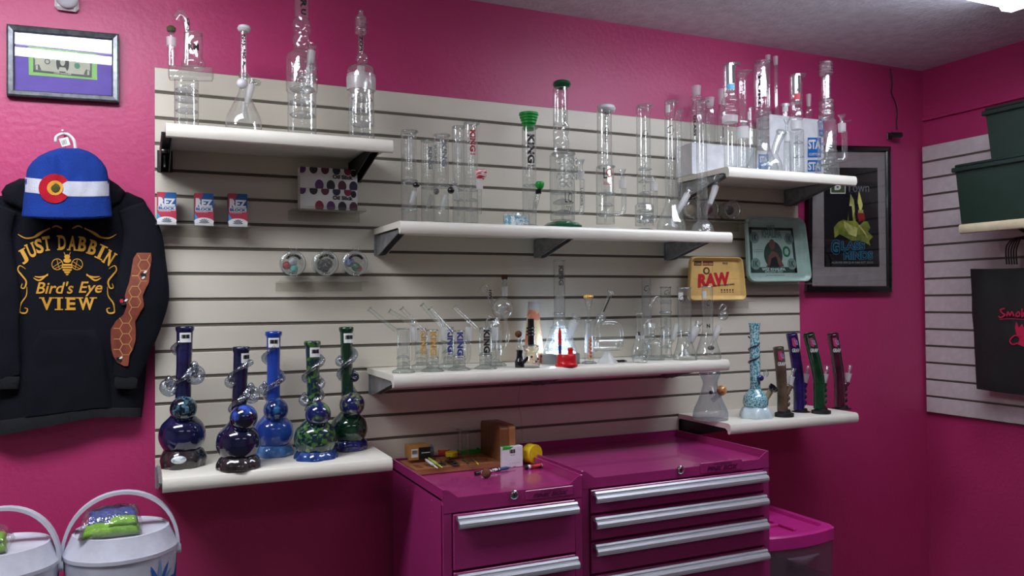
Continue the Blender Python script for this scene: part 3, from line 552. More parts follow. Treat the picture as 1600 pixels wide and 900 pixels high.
# ---- shelf C
def rig(label, cx, Y, base, col, mx, my, tx, ty, bowlx, body_top=513, text=True, r=10, front=True, txx=None):
    p = Pipe(label, cx, Y, ZC, 'small lettered glass rigs on the middle shelf', 'glass_rig', 'rig')
    k = (base-5)
    p.curve('base', M_thick, [(None, base_r(r)), (base-3, base_r(r)*.95), (base-6, r*1.1), (base-8, r*.9)], cap1=True)
    p.lat('body', M_clear, [(base-6, r), (body_top+2, r), (body_top, r*.7)], cap1=True); p.ring('shoulder', M_thick, body_top+1, r, 1.2)
    p.path('mouthpiece', M_clear, [(mx, my, 3.2, .0), (tx, ty, 3.2, .03)], n=1); a = p.P(mx, my); b = p.P(tx, ty, .03); mk('mouth_rim', torus(b, b-a, 3.6*p.k, 1*p.k, 16, 6), M_thick, p.e, smooth=True)
    p.ring('pinch', M_thick, base-22, r+.6, 1)
    if col: p.word('KING', col, (txx or cx+2), body_top+3, body_top+39, 10, r); p.word('GLASS', col, (txx or cx+2), body_top+40.5, body_top+42.5, 9, r, updown=False)
    else: p.patch(M_haze, cx+2, body_top+4, body_top+40, 12, r, part='frosted_label')
    if bowlx:
        p.lat('bowl', M_thick, [(511, 2), (507, 2.2), (501, 5)], cx=bowlx, cap0=False); p.lat('joint', M_frost, [(532, 4.6), (511, 5)], cx=bowlx, cap0=False)
        p.path('side_arm', M_clear, [(bowlx, 531, 3.6), (bowlx, base-22, 3.6), (bowlx+(cx-bowlx)*.3, base-14, 3.6), (cx, base-14, 3)])
    p.percs(base-30, base-8, r*.9, 2)
    return p
def base_r(r): return r*1.8
rig('clear rig with frosted label and long mouthpiece to the left, first on the middle shelf', 629.7, -.26, 582, None, 619, 517, 581, 483, 646)
rig('clear rig with amber lettering standing behind, second from the left on the middle shelf', 658, -.17, 574, INK['orange'], 648, 508, 613, 486, None, 513, r=9, txx=662)
rig('clear rig with amber lettering in front, third on the middle shelf', 675, -.26, 581, INK['orange'], 665, 520, 632, 482, 693, 515)
rig('clear rig with blue lettering standing behind the front blue one', 700, -.17, 573, INK['blue'], 690, 510, 664, 476, None, 511, r=9, txx=703.5)
rig('clear rig with blue lettering in front, fifth on the middle shelf', 716.5, -.26, 579, INK['blue'], 707, 520, 677, 482, 732, 516)
rig('clear rig with black lettering and base near the globe recycler', 758, -.25, 577, M_ink, 745, 513, 715, 480, 773, 512)
p = Pipe('clear recycler with a large globe, hooked mouthpiece and cork topped bowl', 774, -.16, ZC, 'clear glass water pipes on the shelves')
p.foot(17, 5); p.lat('lower_chamber', M_clear, [(None, 9.5), (508, 9.5), (502, 6)]); p.ball('globe', M_clear, 785.5, 482, 17.5); p.ball('inner_globe', M_haze, 783, 484, 8)
p.path('mouthpiece', M_clear, [(775, 486, 4), (768, 472, 4), (764, 458, 4), (759, 449, 5.5), (754, 455, 6.5)]); p.word('HVY', M_ink, 766, 453, 469, 4, 4.5, cx=765)
p.lat('joint', M_frost, [(463, 4), (448, 5)], cx=788.5); p.curve('bowl', M_thick, [(448, 2.5), (443, 4), (440, 2.5), (436, 5)], cx=788.5, cap1=False); p.lat('cork', M_cork, [(437, 4), (434, 5), (429, 4.5)], cx=788.5, cap1=True)
p.path('loop_tube', M_clear, [(790, 498, 2.5), (794, 520, 2.5), (790, 540, 2.5), (776, 552, 2.5)]); p.path('loop_tube', M_thick, [(766, 494, 2.5), (760, 505, 2.5), (766, 516, 2.5), (776, 520, 2.5)]); p.path('link_tube', M_clear, [(778, 497, 4), (774, 506, 4)], n=1); p.percs(520, 572, 8, 3)
p = Pipe('small black glass bowl piece with cork ball top', 811, -.26, ZC, None, 'glass_bowl_piece', 'bowl piece')
p.curve('base', M_blackgl, [(None, 7.5), (565, 7.5), (560, 5.5), (552, 4.8), (547, 5.5)], cap1=True); p.curve('neck', M_clear, [(547, 2.5), (543, 4), (538, 2.5), (528, 4.5)], cx=811, cap1=False); p.ball('cork_ball', M_cork, 810, 522, 5.5)
p = Pipe('frosted cone lamp with orange petals behind the black necked rig', 833, -.10, ZC, None, 'cone_lamp', 'lamp')
M_petal = mat('orange_petal_shade', (236, 214, 170), .6, c2=(236, 148, 122), scale=22, lo=.5, hi=.54); M_shade = mat('frosted_shade_band', (226, 230, 236), .5)
p.lat('shade', M_petal, [(None, 15.5), (540, 14.5), (484, 9)]); p.lat('top_band', M_shade, [(484, 9.2), (471, 8)], cap0=False, cap1=True)
p = Pipe('small clear rig with black ringed neck and black joint', 829, -.28, ZC, None, 'glass_rig', 'rig')
p.foot(15, 3); p.curve('body', M_clear, [(None, 13.5), (566, 13), (552, 9), (546, 12), (541, 12.5), (538, 6)], cap1=False); p.lat('neck', M_blackgl, [(540, 5.2), (498, 5)], cap1=True)
for y in (513, 518, 523): p.ring('neck_ring', M_blackgl, y, 7, 2)
p.ring('shoulder_rim', M_thick, 541, 13, 1.5); p.path('joint', M_blackgl, [(815, 567, 2.5, -.01), (823, 558, 2.5, -.01)], n=1, cap=True)
for x, y in ((836, 560), (841, 556), (826, 557), (833, 564)): p.ball('black_dot', M_blackgl, x, y, 1.8, -.022)
# LED stand + beaker
M_led = mat('led_panel', (190, 215, 255), .4, emit=7, c2=(190, 215, 255)); M_stand = mat('brushed_stand', (170, 174, 180), .3, metal=.7)
LX = 875; p = Pipe('round silver light stand glowing blue white under the tall beaker', LX, -.17, ZC, None, 'light_stand', 'lamp')
p.lat('housing', M_stand, [(None, 30), (566-13.5, 30), (566-14.5, 28)], cap1=True); zst = p.zz(566-14.5)
lo = p.P(LX, None); mk('led_ring', torus(Vector((lo.x, lo.y, zst+.0012)), (0, 0, 1), 17*p.k, 2*p.k, 28, 8), M_led, p.e, smooth=True)
for k in range(8):
    a = k*PI/4; mk('led', ball(Vector((lo.x+math.cos(a)*23*p.k, lo.y+math.sin(a)*23*p.k, zst+.0015)), 1.5*p.k, 8, 6), M_led, p.e)
zs = zst+.003
p = Pipe('tall clear beaker pipe with grey lettering lit from below on the silver stand', 874, -.17, zs, 'clear glass water pipes on the shelves')
p.curve('beaker', M_clear, [(None, 26), (545, 25.5), (525, 19), (508, 11.5), (498, 9)], cap1=False); p.tube(498, 407, 9, 1.4)
p.word('KING', INK['grey'], 877, 415, 446, 8, 9); p.percs(505, 545, 15, 3); p.curve('inner_bell', M_haze, [(495, 8), (488, 8.5), (476, 8), (465, 7), (459, 2)]); p.stem(893, 502, 880, 535, 5, br=8, dy=-.02); p.ring('pinch', M_thick, 490, 9.5, 2)
bl = bpy.data.lights.new('led_glow', 'POINT'); bl.energy = .9; bl.color = (.62, .78, 1); bl.shadow_soft_size = .03
lg = bpy.data.objects.new('led_glow', bl); COL.objects.link(lg); lg.location = (lo.x, lo.y-.0, zst+.03)
# red torch base + pen
M_red = mat('red_plastic', (206, 22, 30), .3, c2=(200, 20, 28))
p = Pipe('red plastic cap with knob in front of the glowing stand', 884, -.29, ZC, None, 'red_container', 'container')
p.curve('cap', M_red, [(None, 17.5), (569, 17.5), (567, 15.5), (555, 15), (553, 13)], n=2); p.curve('knob', M_red, [(554, 4.5), (549, 4), (546, 4.5), (543, 3.5)], cx=890)
p = Pipe('small red and blue torch pen standing behind the red cap', 874, -.262, ZC, None, 'torch_pen', 'pen')
p.curve('barrel', mat('blue_barrel', (40, 60, 150), .3), [(None, 2), (560, 2.2), (538, 2.6)]); p.curve('cap', M_red, [(538, 2.7), (520, 2.4), (512, .7)]); p.lat('collar', M_silver, [(540, 2.9), (537, 2.9)], cap1=True); p.lat('foot', M_blackgl, [(None, 5), (566, 5)], cap1=True)
p = Pipe('narrow clear pipe filled with red beads under an orange and yellow bowl', 919.4, -.24, ZC)
p.foot(12, 4); p.lat('body', M_clear, [(None, 7), (500, 7)]); p.ring('mouth_rim', M_thick, 500, 8, 1.2); p.curve('bowl', M_clear, [(505, 2), (485, 2.5), (476, 5), (466, 6.5)], cap1=False)
M_oy = mat('orange_yellow_glass', (236, 150, 60), .2, c2=(240, 222, 110), scale=60, stretch=(1, 1, .3), lo=.48, hi=.52); p.ring('bowl_rim', M_oy, 463.5, 8, 2.8); p.path('inner_tube', M_milk, [(919, 552, 3), (919, 505, 3)], n=1)
for i in range(11): p.ball('bead', M_red if i % 2 else M_oy, 919+(3 if i % 2 else 1), 560-i*3, 1.9, -.005)
p = Pipe('clear pipe with horizontal drum, square handle loop and leaning black striped neck', 948, -.25, ZC)
p.lat('base', M_frost, [(None, 17), (562, 13), (556, 7), (550, 5)], cap1=True)
h0 = p.P(930, 538); h1 = p.P(969, 537); l = (h1-h0).length; mk('drum', lathe(h0, h1-h0, [(0, 7*p.k), (1.5*p.k, 11.5*p.k), (l-1.5*p.k, 11.5*p.k), (l, 7*p.k)], 24, cap1=True), M_clear, p.e, smooth=True, auto=40)
p.path('handle_loop', M_clear, [(940, 505, 3.5), (955, 504, 3.5), (966, 507, 3.5), (971, 518, 3.5), (971, 535, 3.5), (966, 545, 3.5)]); p.path('link_tube', M_clear, [(934, 530, 5), (934, 510, 5), (939, 498, 7), (940, 490, 5)]); p.path('neck', M_clear, [(939, 494, 3.6), (954, 459, 3.6)], n=1)
p.path('neck_stripe', M_ink, [(941, 487, 1, -.009), (951, 464, 1, -.009)], n=1); a = p.P(939, 494); b = p.P(955, 457); mk('mouth_rim', torus(b, b-a, 5*p.k, 1.3*p.k), M_thick, p.e, smooth=True); p.ball('bulb', M_thick, 939, 498, 8)
a = at(957, 559, -.24); b = at(977, 559, -.24); t = thing('lighter', 'black lighter lying flat beside the horizontal drum pipe', 'lighter', ((a.x+b.x)/2, -.245, ZC)); mk('body', box(a.x, b.x-.008, -.255, -.235, ZC+.0005, ZC+.009, .003), M_blackgl, t); mk('valve_top', box(b.x-.008, b.x, -.252, -.238, ZC+.001, ZC+.008, .002), M_steel, t)
p = Pipe('small clear rig with round bottom and straight neck, left of the crowded clear group', 999, -.28, ZC)
p.curve('body', M_clear, [(None, 11), (556, 13), (545, 12.5), (534, 8), (527, 5.5)], cap1=False); p.tube(528, 490, 5.5, 1); p.lat('joint', M_frost, [(530, 6.5), (524, 7)]); p.word('R', M_ink, 998, 518, 525, 5, 5.5, updown=False); p.ring('base', M_thick, 557, 13, 2.5); p.path('loop_tube', M_thick, [(1004, 552, 1.8, -.01), (1013, 545, 1.8, -.01), (1012, 533, 1.8, -.01), (1003, 538, 1.8, -.01), (1002, 550, 1.8, -.01)])
p = Pipe('tall pale frosted tube with black script behind the crowded clear group', 1009.7, -.06, ZC)
p.foot(12, 3); p.lat('tube', M_haze, [(None, 7.3), (434, 7.3)]); p.word('Cy', M_ink, 1012, 446, 458, 11, 7.3, updown=False, bold=-.01, shear=.4)
p = Pipe('clear recycler with arching tube and many loops in the crowded clear group', 1020, -.2, ZC)
p.foot(17, 4); p.curve('body', M_clear, [(None, 13), (545, 13), (535, 12), (530, 5)]); p.ball('funnel', M_thick, 1018, 527, 6); p.path('arch', M_clear, [(1016, 522, 3), (1015, 495, 3.2), (1017, 475, 3.5), (1026, 465, 4), (1033, 472, 4.5)]); p.curve('cone', M_clear, [(526, 2), (515, 5), (505, 10)], cap1=False, cx=1018)
p.path('loop_tube', M_clear, [(1008, 540, 2), (1005, 520, 2), (1009, 503, 2), (1017, 500, 2)]); p.path('loop_tube', M_clear, [(1030, 540, 2.4), (1033, 525, 2.4), (1028, 512, 2.4), (1020, 512, 2.4)])
p = Pipe('clear straight pipe with dark tinted edge and script logo, next to the arching recycler', 1040, -.12, ZC)
p.foot(16, 4); p.tube(None, 449, 8.3, 1); p.word('Cy', M_ink, 1043, 453, 463, 10, 8.3, updown=False, bold=-.01, shear=.4); p.ring('pinch', M_thick, 488, 10, 2); p.percs(490, 550, 8, 4); p.stem(1057, 507, 1044, 545, 4.5, bowl=False); p.lat('collar', M_haze, [(475, 9), (468, 9)])
p = Pipe('clear beaker pipe with white sticker, script logo and frosted downstem left of the last beaker', 1069, -.26, ZC)
p.curve('beaker', M_clear, [(None, 19), (555, 18), (540, 13), (526, 10.5)], cap1=False); p.tube(526, 450, 10.5, 1); p.patch(M_label, 1063.5, 457, 468, 8, 10.5, part='price_sticker', eps=.001); p.word('Cy', M_ink, 1067, 462, 474, 12, 10.6, updown=False, bold=-.01, shear=.4, eps=.0014)
p.stem(1086, 512, 1070, 546, 5.5, br=6); p.lat('inner_cone', M_haze, [(556, 11), (544, 2)]); p.ring('pinch', M_thick, 520, 11.5, 1.5)
p = Pipe('clear beaker pipe with glass ball bowl at the right end of the middle shelf', 1105, -.27, ZC)
p.curve('beaker', M_clear, [(None, 20), (552, 19.5), (532, 13), (518, 8.5)], cap1=False); p.tube(518, 448, 8.5, .8); p.patch(M_label, 1100.5, 455, 466, 7, 8.5, part='price_sticker', eps=.001); p.word('C', M_ink, 1107, 468, 478, 6, 8.5, updown=False, bold=-.01, shear=.4)
p.stem(1121, 510, 1108, 545, 4, bowl=False); p.ball('ball_bowl', M_thick, 1127, 493, 8, -.01); p.path('bowl_loop', M_thick, [(1121, 483, 1.2, -.01), (1126, 476, 1.2, -.01), (1132, 480, 1.2, -.01), (1127, 486, 1.2, -.01)]); p.ball('dark_grommet', M_blackgl, 1112, 544, 4.5, .004, sq=(1.3, 1, .8)); p.word('N', M_ink, 1106, 506, 512, 5, 8.6, updown=False)

# ---- shelf F
M_irid = glass_mat('iridescent_glass', (236, 238, 242), (176, 184, 198), 2.0, haze=.10, hazec=(200, 205, 225))
p = Pipe('iridescent clear conical pipe with amber ball bowl partly hidden by the middle shelf', 1107.7, -.20, ZF)
p.curve('body', M_irid, [(None, 27), (642, 26.5), (625, 19), (605, 12.5), (597, 11.5), (588, 15), (583, 17), (578, 13), (574, 9)], cap1=False)
M_amber = mat('amber_swirl_glass', (150, 90, 40), .12, c2=(210, 160, 100), scale=80, coat=.6); p.ball('ball_bowl', M_amber, 1119.4, 609, 8, -.03); p.ball('bead', mat('slate_bead', (50, 66, 80), .2), 1102.6, 612, 3, -.03); p.path('joint', M_irid, [(1117, 614, 4, -.03), (1110, 626, 4, -.01)], n=1)
M_turq = mat('turquoise_frit_glass', (48, 128, 146), .15, c2=(180, 220, 226), scale=240, coat=.7, lo=.46, hi=.53, detail=2, stretch=(1, 1, .6))
M_foamg = mat('milky_foot_glass', (206, 224, 232), .15, coat=.6)
p = Pipe('turquoise speckled glass pipe with spiral neck, round bulb and white foot', 1178, -.24, ZF, None, 'soft_glass_pipe')
p.lat('foot', M_foamg, [(None, 23), (650, 24), (644, 23), (637, 20), (634, 14)], mod=lambda a, t: 1+.13*math.cos(6*a+.4)*(1-t*.5), seg=60, cap1=True)
p.curve('body', M_turq, [(641, 14), (634, 18.5), (627, 19.5), (619, 17.5), (611, 11), (605, 8), (590, 8), (560, 8), (530, 7), (515, 7.8), (505, 9)], cap1=False); p.lat('mouth', M_ink, [(508, 7.5), (507, 7.5)], cap1=True)
M_navyl = mat('navy_trail_glass', (24, 40, 66), .15, coat=.5)
def helix(p, part, m, cx, y0, y1, R, r, turns, ph=0, dx=0, n=60, rv=None):
    P, Rr = [], []
    for i in range(n+1):
        t = i/n; a = ph+turns*2*PI*t; o = p.P(cx+dx*t, y0+(y1-y0)*t); q = R*p.k*(1 if not rv else 1+rv(t)*.35); P.append(o+Vector((math.cos(a)*q, math.sin(a)*q, 0))); Rr.append(r*p.k*(rv(t)+1 if rv else 1))
    return mk(part, sweep(P, Rr, 8), m, p.e, smooth=True)
helix(p, 'spiral_trail', M_navyl, 1178, 570, 526, 8, 1.2, 2.2, ph=1.2); p.ball('glass_loop', M_thick, 1191, 583, 5, -.02, sq=(.8, .8, 1.2)); p.ball('blue_flower', mat('cobalt_blob', (20, 34, 96), .1, coat=.6), 1181, 590, 6, -.025, sq=(1, .6, .8))
a = p.P(1188, 622, -.03); b = p.P(1193, 608, -.04); ax = (b-a).normalized(); mk('joint', lathe(a, ax, [(0, 4*p.k), ((b-a).length, 4.6*p.k)], 16), mat('tan_grommet', (160, 150, 120), .6), p.e, smooth=True, auto=40)
mk('bowl', lathe(b, ax+Vector((0, -.5, 0)), [(0, 5*p.k), (3*p.k, 7.5*p.k), (7*p.k, 7.8*p.k), (7*p.k, 6*p.k), (3*p.k, 4*p.k)], 20, cap1=True), M_blackgl, p.e, smooth=True, auto=40)
def acrylic(label, bx, Y, by, topx, topy, c, jx, jy, r, bend, colname, base_r_=14.5):
    m = mat(colname, c, .12, c2=tuple(v*.6 for v in c), scale=14, coat=.5)
    p = Pipe(label, bx, Y, ZF, 'acrylic pipes on the lower right shelf', 'acrylic_pipe')
    p.lat('rubber_base', mat('black_rubber', (16, 16, 18), .6), [(None, base_r_), (by-2.5, base_r_), (by-4, base_r_*.7), (by-8, base_r_*.62)], cap1=True)
    p.path('tube', m, [(bx, by-6, r), (bx, by-30, r), (bx-1, bend, r), (bx+(topx-bx)*.45, bend+(topy-bend)*.45, r), (topx, topy, r)], seg=18)
    q = [p.P(topx, topy), p.P(bx+(topx-bx)*.45, bend+(topy-bend)*.45)]; d = (q[0]-q[1]).normalized()
    mk('rim', torus(q[0], d, (r-.5)*p.k, .9*p.k, 20, 6), m, p.e, smooth=True); mk('mouth_hole', lathe(q[0]-d*.004, d, [(0, (r-1)*p.k), (.0005, (r-1)*p.k)], 18, cap1=True), M_ink, p.e)
    for i in range(4): p.ball('finger_grip', m, bx+r*.72, by-17-i*9, 4.6, -.006, sq=(.9, 1, 1))
    p.path('stem_port', m, [(bx+3, bend+16, 4.5, -.008), (jx-2, jy+10, 4.5, -.01)], n=1); p.path('joint', M_frost, [(jx-2, jy+10, 3.2, -.01), (jx, jy-4, 5, -.01)], n=1, cap=True); p.path('bowl', M_thick, [(jx, jy-4, 2.5, -.01), (jx+1.5, jy-10, 2.5, -.01), (jx+3, jy-17, 4.8, -.01)], n=3)
    # sticker near the mouth
    tx, ty = topx+(bx-topx)*.13, topy+(bend-topy)*.13
    sl = (topx-bx)/(topy-bend)
    def cf(x, y, e=.0012):
        dx = x-(topx+(y-topy)*sl*1.0); s_ = max(-.95, min(.95, dx/r)); o = p.P(topx+(y-topy)*sl, y); R = r*p.k+e; a = p.ang+math.asin(s_)
        return Vector((o.x+math.cos(a)*R, o.y+math.sin(a)*R, o.z))
    X = lambda y, d: topx+(y-topy)*sl+d
    mk('sticker_figure', join(poly_px([(X(topy+6, -1), topy+6), (X(topy+5, 4), topy+5), (X(topy+14, 6), topy+14), (X(topy+20, 3), topy+20), (X(topy+18, -1), topy+18)], cf)), mat('pink_sticker', (190, 60, 110), .4), p.e)
    mk('sticker_figure', join(poly_px([(X(topy+9, 2), topy+9), (X(topy+9, 6), topy+9), (X(topy+17, 6.5), topy+17), (X(topy+15, 3), topy+15)], lambda x, y: cf(x, y, .0016))), INK['sky'], p.e)
    mk('lettering', text_px('GRAV', X(topy+25, -3), topy+22, X(topy+25, 7.5), topy+28, lambda x, y: cf(x, y, .0016), bold=.04), INK['white'], p.e)
acrylic('smoky brown acrylic pipe, shortest of the four leaning ones', 1222.5, -.27, 648, 1216, 543, (104, 84, 68), 1234, 592, 8.2, 600, 'smoky_brown_acrylic')
acrylic('purple acrylic pipe leaning left between the brown and green ones', 1248.5, -.20, 646, 1237, 522, (46, 26, 104), 1257, 588, 8.6, 592, 'purple_acrylic')
acrylic('dark green acrylic pipe leaning left on the lower right shelf', 1280, -.27, 644, 1263.5, 522, (6, 66, 34), 1287, 588, 8.8, 590, 'green_acrylic')
acrylic('maroon acrylic pipe leaning left at the end of the lower right shelf', 1312, -.20, 641.5, 1301, 522, (82, 24, 50), 1323, 587, 8.4, 588, 'maroon_acrylic')

# ---- shelf D
def soft(label, nx, Y, ty, r1, rn, bx_, by_, br, ox, oy, orr, fy, fb, fr, mB, mF, mBall, coilm, seed, lean=0, stick=True, sx=0, lumps=(), medal=None, mc=None):
    p = Pipe(label, ox, Y, ZD, 'coloured soft glass pipes on the lower left shelf', 'soft_glass_pipe')
    p.lat('foot', mF, [(None, fr*.93), (fb-3, fr), (fb-9, fr*.98), (fy, fr*.86), (fy-5, fr*.6)], mod=lambda a, t: 1+(.12*abs(math.cos(3.5*a+seed))-.05)*(1-.5*t)+.04*math.cos(3*a), seg=64, cap1=True)
    p.curve('body', mB, [(oy+orr*.92, orr*.45), (oy+orr*.7, orr*.75), (oy+orr*.3, orr*.97), (oy-orr*.05, orr), (oy-orr*.45, orr*.88), (oy-orr*.8, orr*.55), (oy-orr*1.0, rn*1.15), (oy-orr*1.3, rn)], seg=36)
    top = p.P(nx, ty); bot = p.P(ox+(nx-ox)*.3, oy-orr*1.2); v = top-bot; l = v.length; k = p.k
    V, Fc = lathe(bot, v, [(0, rn*k), (l*.5, rn*.95*k), (l-18*k, rn*k), (l-8*k, (rn+.3)*k), (l-4*k, r1*k), (l, r1*k), (l+1*k, (r1-1)*k), (l-1*k, (r1-2.5)*k), (l-10*k, (rn-3)*k)], 24)
    mk('neck', (V, Fc), mB, p.e, smooth=True, auto=50)
    mk('marble', ball(p.P(bx_, by_, -orr*.45*k), br*k, 28, 18), mBall, p.e, smooth=True)
    helix(p, 'spiral_trail', coilm, nx+(ox-nx)*.75, oy-orr*1.35, ty+22, rn+1.5, 3.0, 1.6, ph=seed, dx=(nx-ox)*.65, rv=lambda t: .7*math.sin(t*9+seed)**2)
    for (x, y, r, m) in lumps:
        P0 = p.P(x, y); mk('glass_wing', torus(P0+Vector((0, -.008, 0)), Vector((.25, -1, .3)), r*.55*k, r*.42*k, 20, 10), m, p.e, smooth=True)
        mk('glass_wing', ball(P0+Vector((0, -.004, .6*r*k)), r*.5*k, 14, 10, (.8, .8, 1.3)), m, p.e, smooth=True)
    if stick:
        Y0 = ty+16; fr_ = (Y0-ty)/(oy-orr*1.2-ty); axx = nx+(ox-nx)*.7*fr_; barcode(p, axx+sx, Y0, 17, 15, rn+.8, cx=axx)
    if medal: mk('shell_medallion', ball(p.P(medal[0], medal[1], -fr*1.0*k), 11*k, 20, 12, (1, .35, .55)), medal[2], p.e, smooth=True)
    return p
M_indigo = mat('indigo_glass', (15, 17, 48), .1, c2=(30, 32, 80), scale=9, coat=.8, stretch=(1, 1, 3))
M_navy = mat('navy_glass', (12, 15, 42), .1, c2=(24, 28, 68), scale=8, coat=.8)
M_cobalt = mat('cobalt_glass', (24, 56, 150), .12, c2=(44, 84, 176), scale=14, coat=.7, stretch=(1, 1, .3))
M_camo = mat('green_blue_frit_glass', (14, 44, 52), .12, c2=(70, 112, 52), scale=75, coat=.8, lo=.5, hi=.6, detail=1)
M_forest = mat('forest_glass', (8, 44, 28), .1, c2=(22, 74, 50), scale=30, coat=.8, lo=.45, hi=.7)
M_brownf = mat('smoky_black_foot', (30, 26, 28), .1, c2=(58, 52, 54), scale=25, coat=.8)
M_bluef = mat('blue_foot_glass', (24, 48, 108), .12, c2=(50, 84, 150), scale=40, coat=.8)
M_ltbluef = mat('light_blue_foot_glass', (52, 100, 168), .12, c2=(84, 132, 190), scale=40, coat=.8)
M_navyf = mat('deep_blue_foot_glass', (18, 26, 84), .1, c2=(36, 46, 120), scale=40, coat=.8)
def marble(n, a, b, sc=60): return mat(n, a, .05, c2=b, scale=sc, coat=1, lo=.5, hi=.68, detail=3)
M_m1 = marble('teal_fleck_marble', (10, 20, 36), (76, 130, 150), 90); M_m2 = marble('sapphire_marble', (8, 12, 40), (52, 90, 190), 40); M_m3 = marble('ocean_marble', (14, 40, 110), (60, 130, 200)); M_m4 = marble('blue_lime_marble', (16, 30, 90), (110, 150, 50), 35); M_m5 = marble('navy_yellow_marble', (22, 30, 96), (150, 160, 50), 70)
M_dich = glass_mat('dichroic_clear_glass', (215, 222, 230), (110, 124, 146), 3.5, bump=.6, bscale=80)
M_shell = mat('shell_stripe', (150, 176, 190), .2, c2=(230, 238, 240), scale=60, coat=.5, stretch=(.2, 1, 1), lo=.48, hi=.52)
soft('indigo glass pipe with clear glass wings on a black foot, leftmost of the five', 289, -.17, 511, 14, 12, 286, 637, 20, 284.5, 678, 34.5, 702, 720, 33, M_indigo, M_brownf, M_m1, M_dich, .4, lumps=((264, 605, 15, M_dich), (304, 585, 17, M_dich)), medal=(278, 713, M_shell), sx=1)
soft('navy glass pipe with clear frilled coil, front of the shelf and second from left', 377, -.27, 543, 13.5, 11.5, 379, 651, 21, 371.5, 690, 33, 714, 732, 33, M_navy, M_brownf, M_m2, M_dich, 2.0, stick=True, sx=8, lumps=((392, 616, 15, M_dich), (360, 597, 10, M_dich)))
soft('bright cobalt blue glass pipe with a light blue foot, middle of the five', 427.5, -.12, 519, 13, 10.5, 429, 639, 19, 426.7, 674, 30, 695, 711, 29, M_cobalt, M_ltbluef, M_m3, M_dich, 1.0, lumps=((438, 590, 8, M_m3), (413, 608, 10, M_dich)))
soft('green and blue mottled glass pipe with a blue foot, fourth of the five', 488, -.22, 534, 13, 10.5, 494, 645, 19.5, 491.7, 684, 32.5, 704, 721, 33, M_camo, M_bluef, M_m4, M_dich, 3.0, lumps=((498, 598, 10, M_dich), (475, 625, 10, M_dich)), sx=4)
soft('dark forest green glass pipe with deep blue foot, rightmost of the five', 541, -.13, 512, 11.5, 9.5, 547, 631, 19.5, 544, 669, 28.5, 686, 700, 27, M_forest, M_navyf, M_m5, M_dich, 4.2, lumps=((552, 588, 9, M_m2), (530, 565, 8, M_dich)), sx=4)

# ------------------------------------------------------------------ wall display: boxes, jars, trays on acrylic ledges
def ledge(label, px0, px1, pyb, depth, lip=.012):
    a = at(px0, pyb, FACE-depth); b = at(px1, pyb, FACE-depth); z = a.z
    t = thing('acrylic_ledge', label, 'ledge', ((a.x+b.x)/2, FACE, z-.03), 'clear acrylic ledges on the slat wall')
    mk('tray', box(a.x, b.x, FACE-depth, FACE-.0006, z-.003, z), M_acry, t); mk('back_plate', box(a.x, b.x, FACE-.0035, FACE-.0006, z-.03, z-.0035), M_acry, t)
    mk('front_lip', box(a.x, b.x, FACE-depth-.003, FACE-depth-.0002, z-.003, z+lip), M_acry, t)
    return z
zl = ledge('clear acrylic ledge carrying three small red and blue boxes', 243, 392, 350, .075, .006)
M_rr = mat('carton_red', (196, 58, 84), .45); M_rb = mat('carton_blue', (20, 96, 160), .45); M_rl = mat('carton_sky', (54, 156, 214), .45); M_rw = mat('carton_white', (238, 238, 240), .45)
M_leaf = mat('leaf_print', (20, 70, 84), .5); M_side = mat('carton_side', (60, 50, 90), .5)
for (px0, px1, lab) in ((245.5, 275.5, 'nearest the hoodie sleeve'), (304, 333.5, 'in the middle of the ledge'), (357, 386.5, 'rightmost of the three')):
    Yf = FACE-.065; a = at(px0, 350, Yf); b = at(px1, 350, Yf); h = (b.x-a.x)*1.84
    t = thing('cleaner_box', 'small upright red, white and blue cleaner box, '+lab, 'box', ((a.x+b.x)/2, Yf+.015, zl), 'red and blue boxes on the acrylic ledge')
    mk('carton', box(a.x, b.x, Yf, Yf+.034, zl+.0003, zl+h, .0006), M_side, t)
    W = b.x-a.x
    def cf(e): return lambda u, v: Vector((a.x+u*W, Yf-e, zl+h*(1-v)))
    mk('red_panel', poly_px([(0, 0), (1, 0), (1, 1), (0, 1)], cf(.0004)), M_rr, t)
    mk('blue_panel', poly_px([(.5, 0), (1, 0), (1, .5), (.12, .45), (.3, .22)], cf(.0007)), M_rb, t)
    mk('sky_panel', poly_px([(0, .62), (.45, .98), (0, .98)], cf(.0007)), M_rl, t)
    mk('white_dome', poly_px([(0, 1)]+[(.5-.55*math.cos(PI*k/12)*1.0 if 0 < k < 12 else (0 if k == 0 else 1), .9-.15*math.sin(PI*k/12)) for k in range(13)]+[(1, 1)], cf(.001)), M_rw, t)
    mk('word_rez', text_px('REZ', .08, .19, .95, .42, cf(.0012), bold=.05), M_rw, t); mk('word_rez_initial', text_px('R', .06, .16, .38, .43, cf(.0015), bold=.06), M_rw, t)
    mk('word_block_outline', poly_px([(.04, .43), (.96, .43), (.96, .56), (.04, .56)], cf(.0009)), M_rw, t)
    mk('word_block', text_px('BLOCK', .07, .45, .93, .54, cf(.0013), bold=.05), M_rb, t); mk('small_print', text_px('CONCENTRATE', .08, .57, .7, .6, cf(.0012)), M_rw, t)
    mk('leaf_emblem', join(*[poly_px([(.5, .93), (.5+.2*math.cos(q+.16), .9+.1*math.sin(q+.16)), (.5+.3*math.cos(q), .9+.12*math.sin(q)), (.5+.2*math.cos(q-.16), .9+.1*math.sin(q-.16))], cf(.0014)) for q in [-PI*k/6 for k in range(7)]]), M_leaf, t)
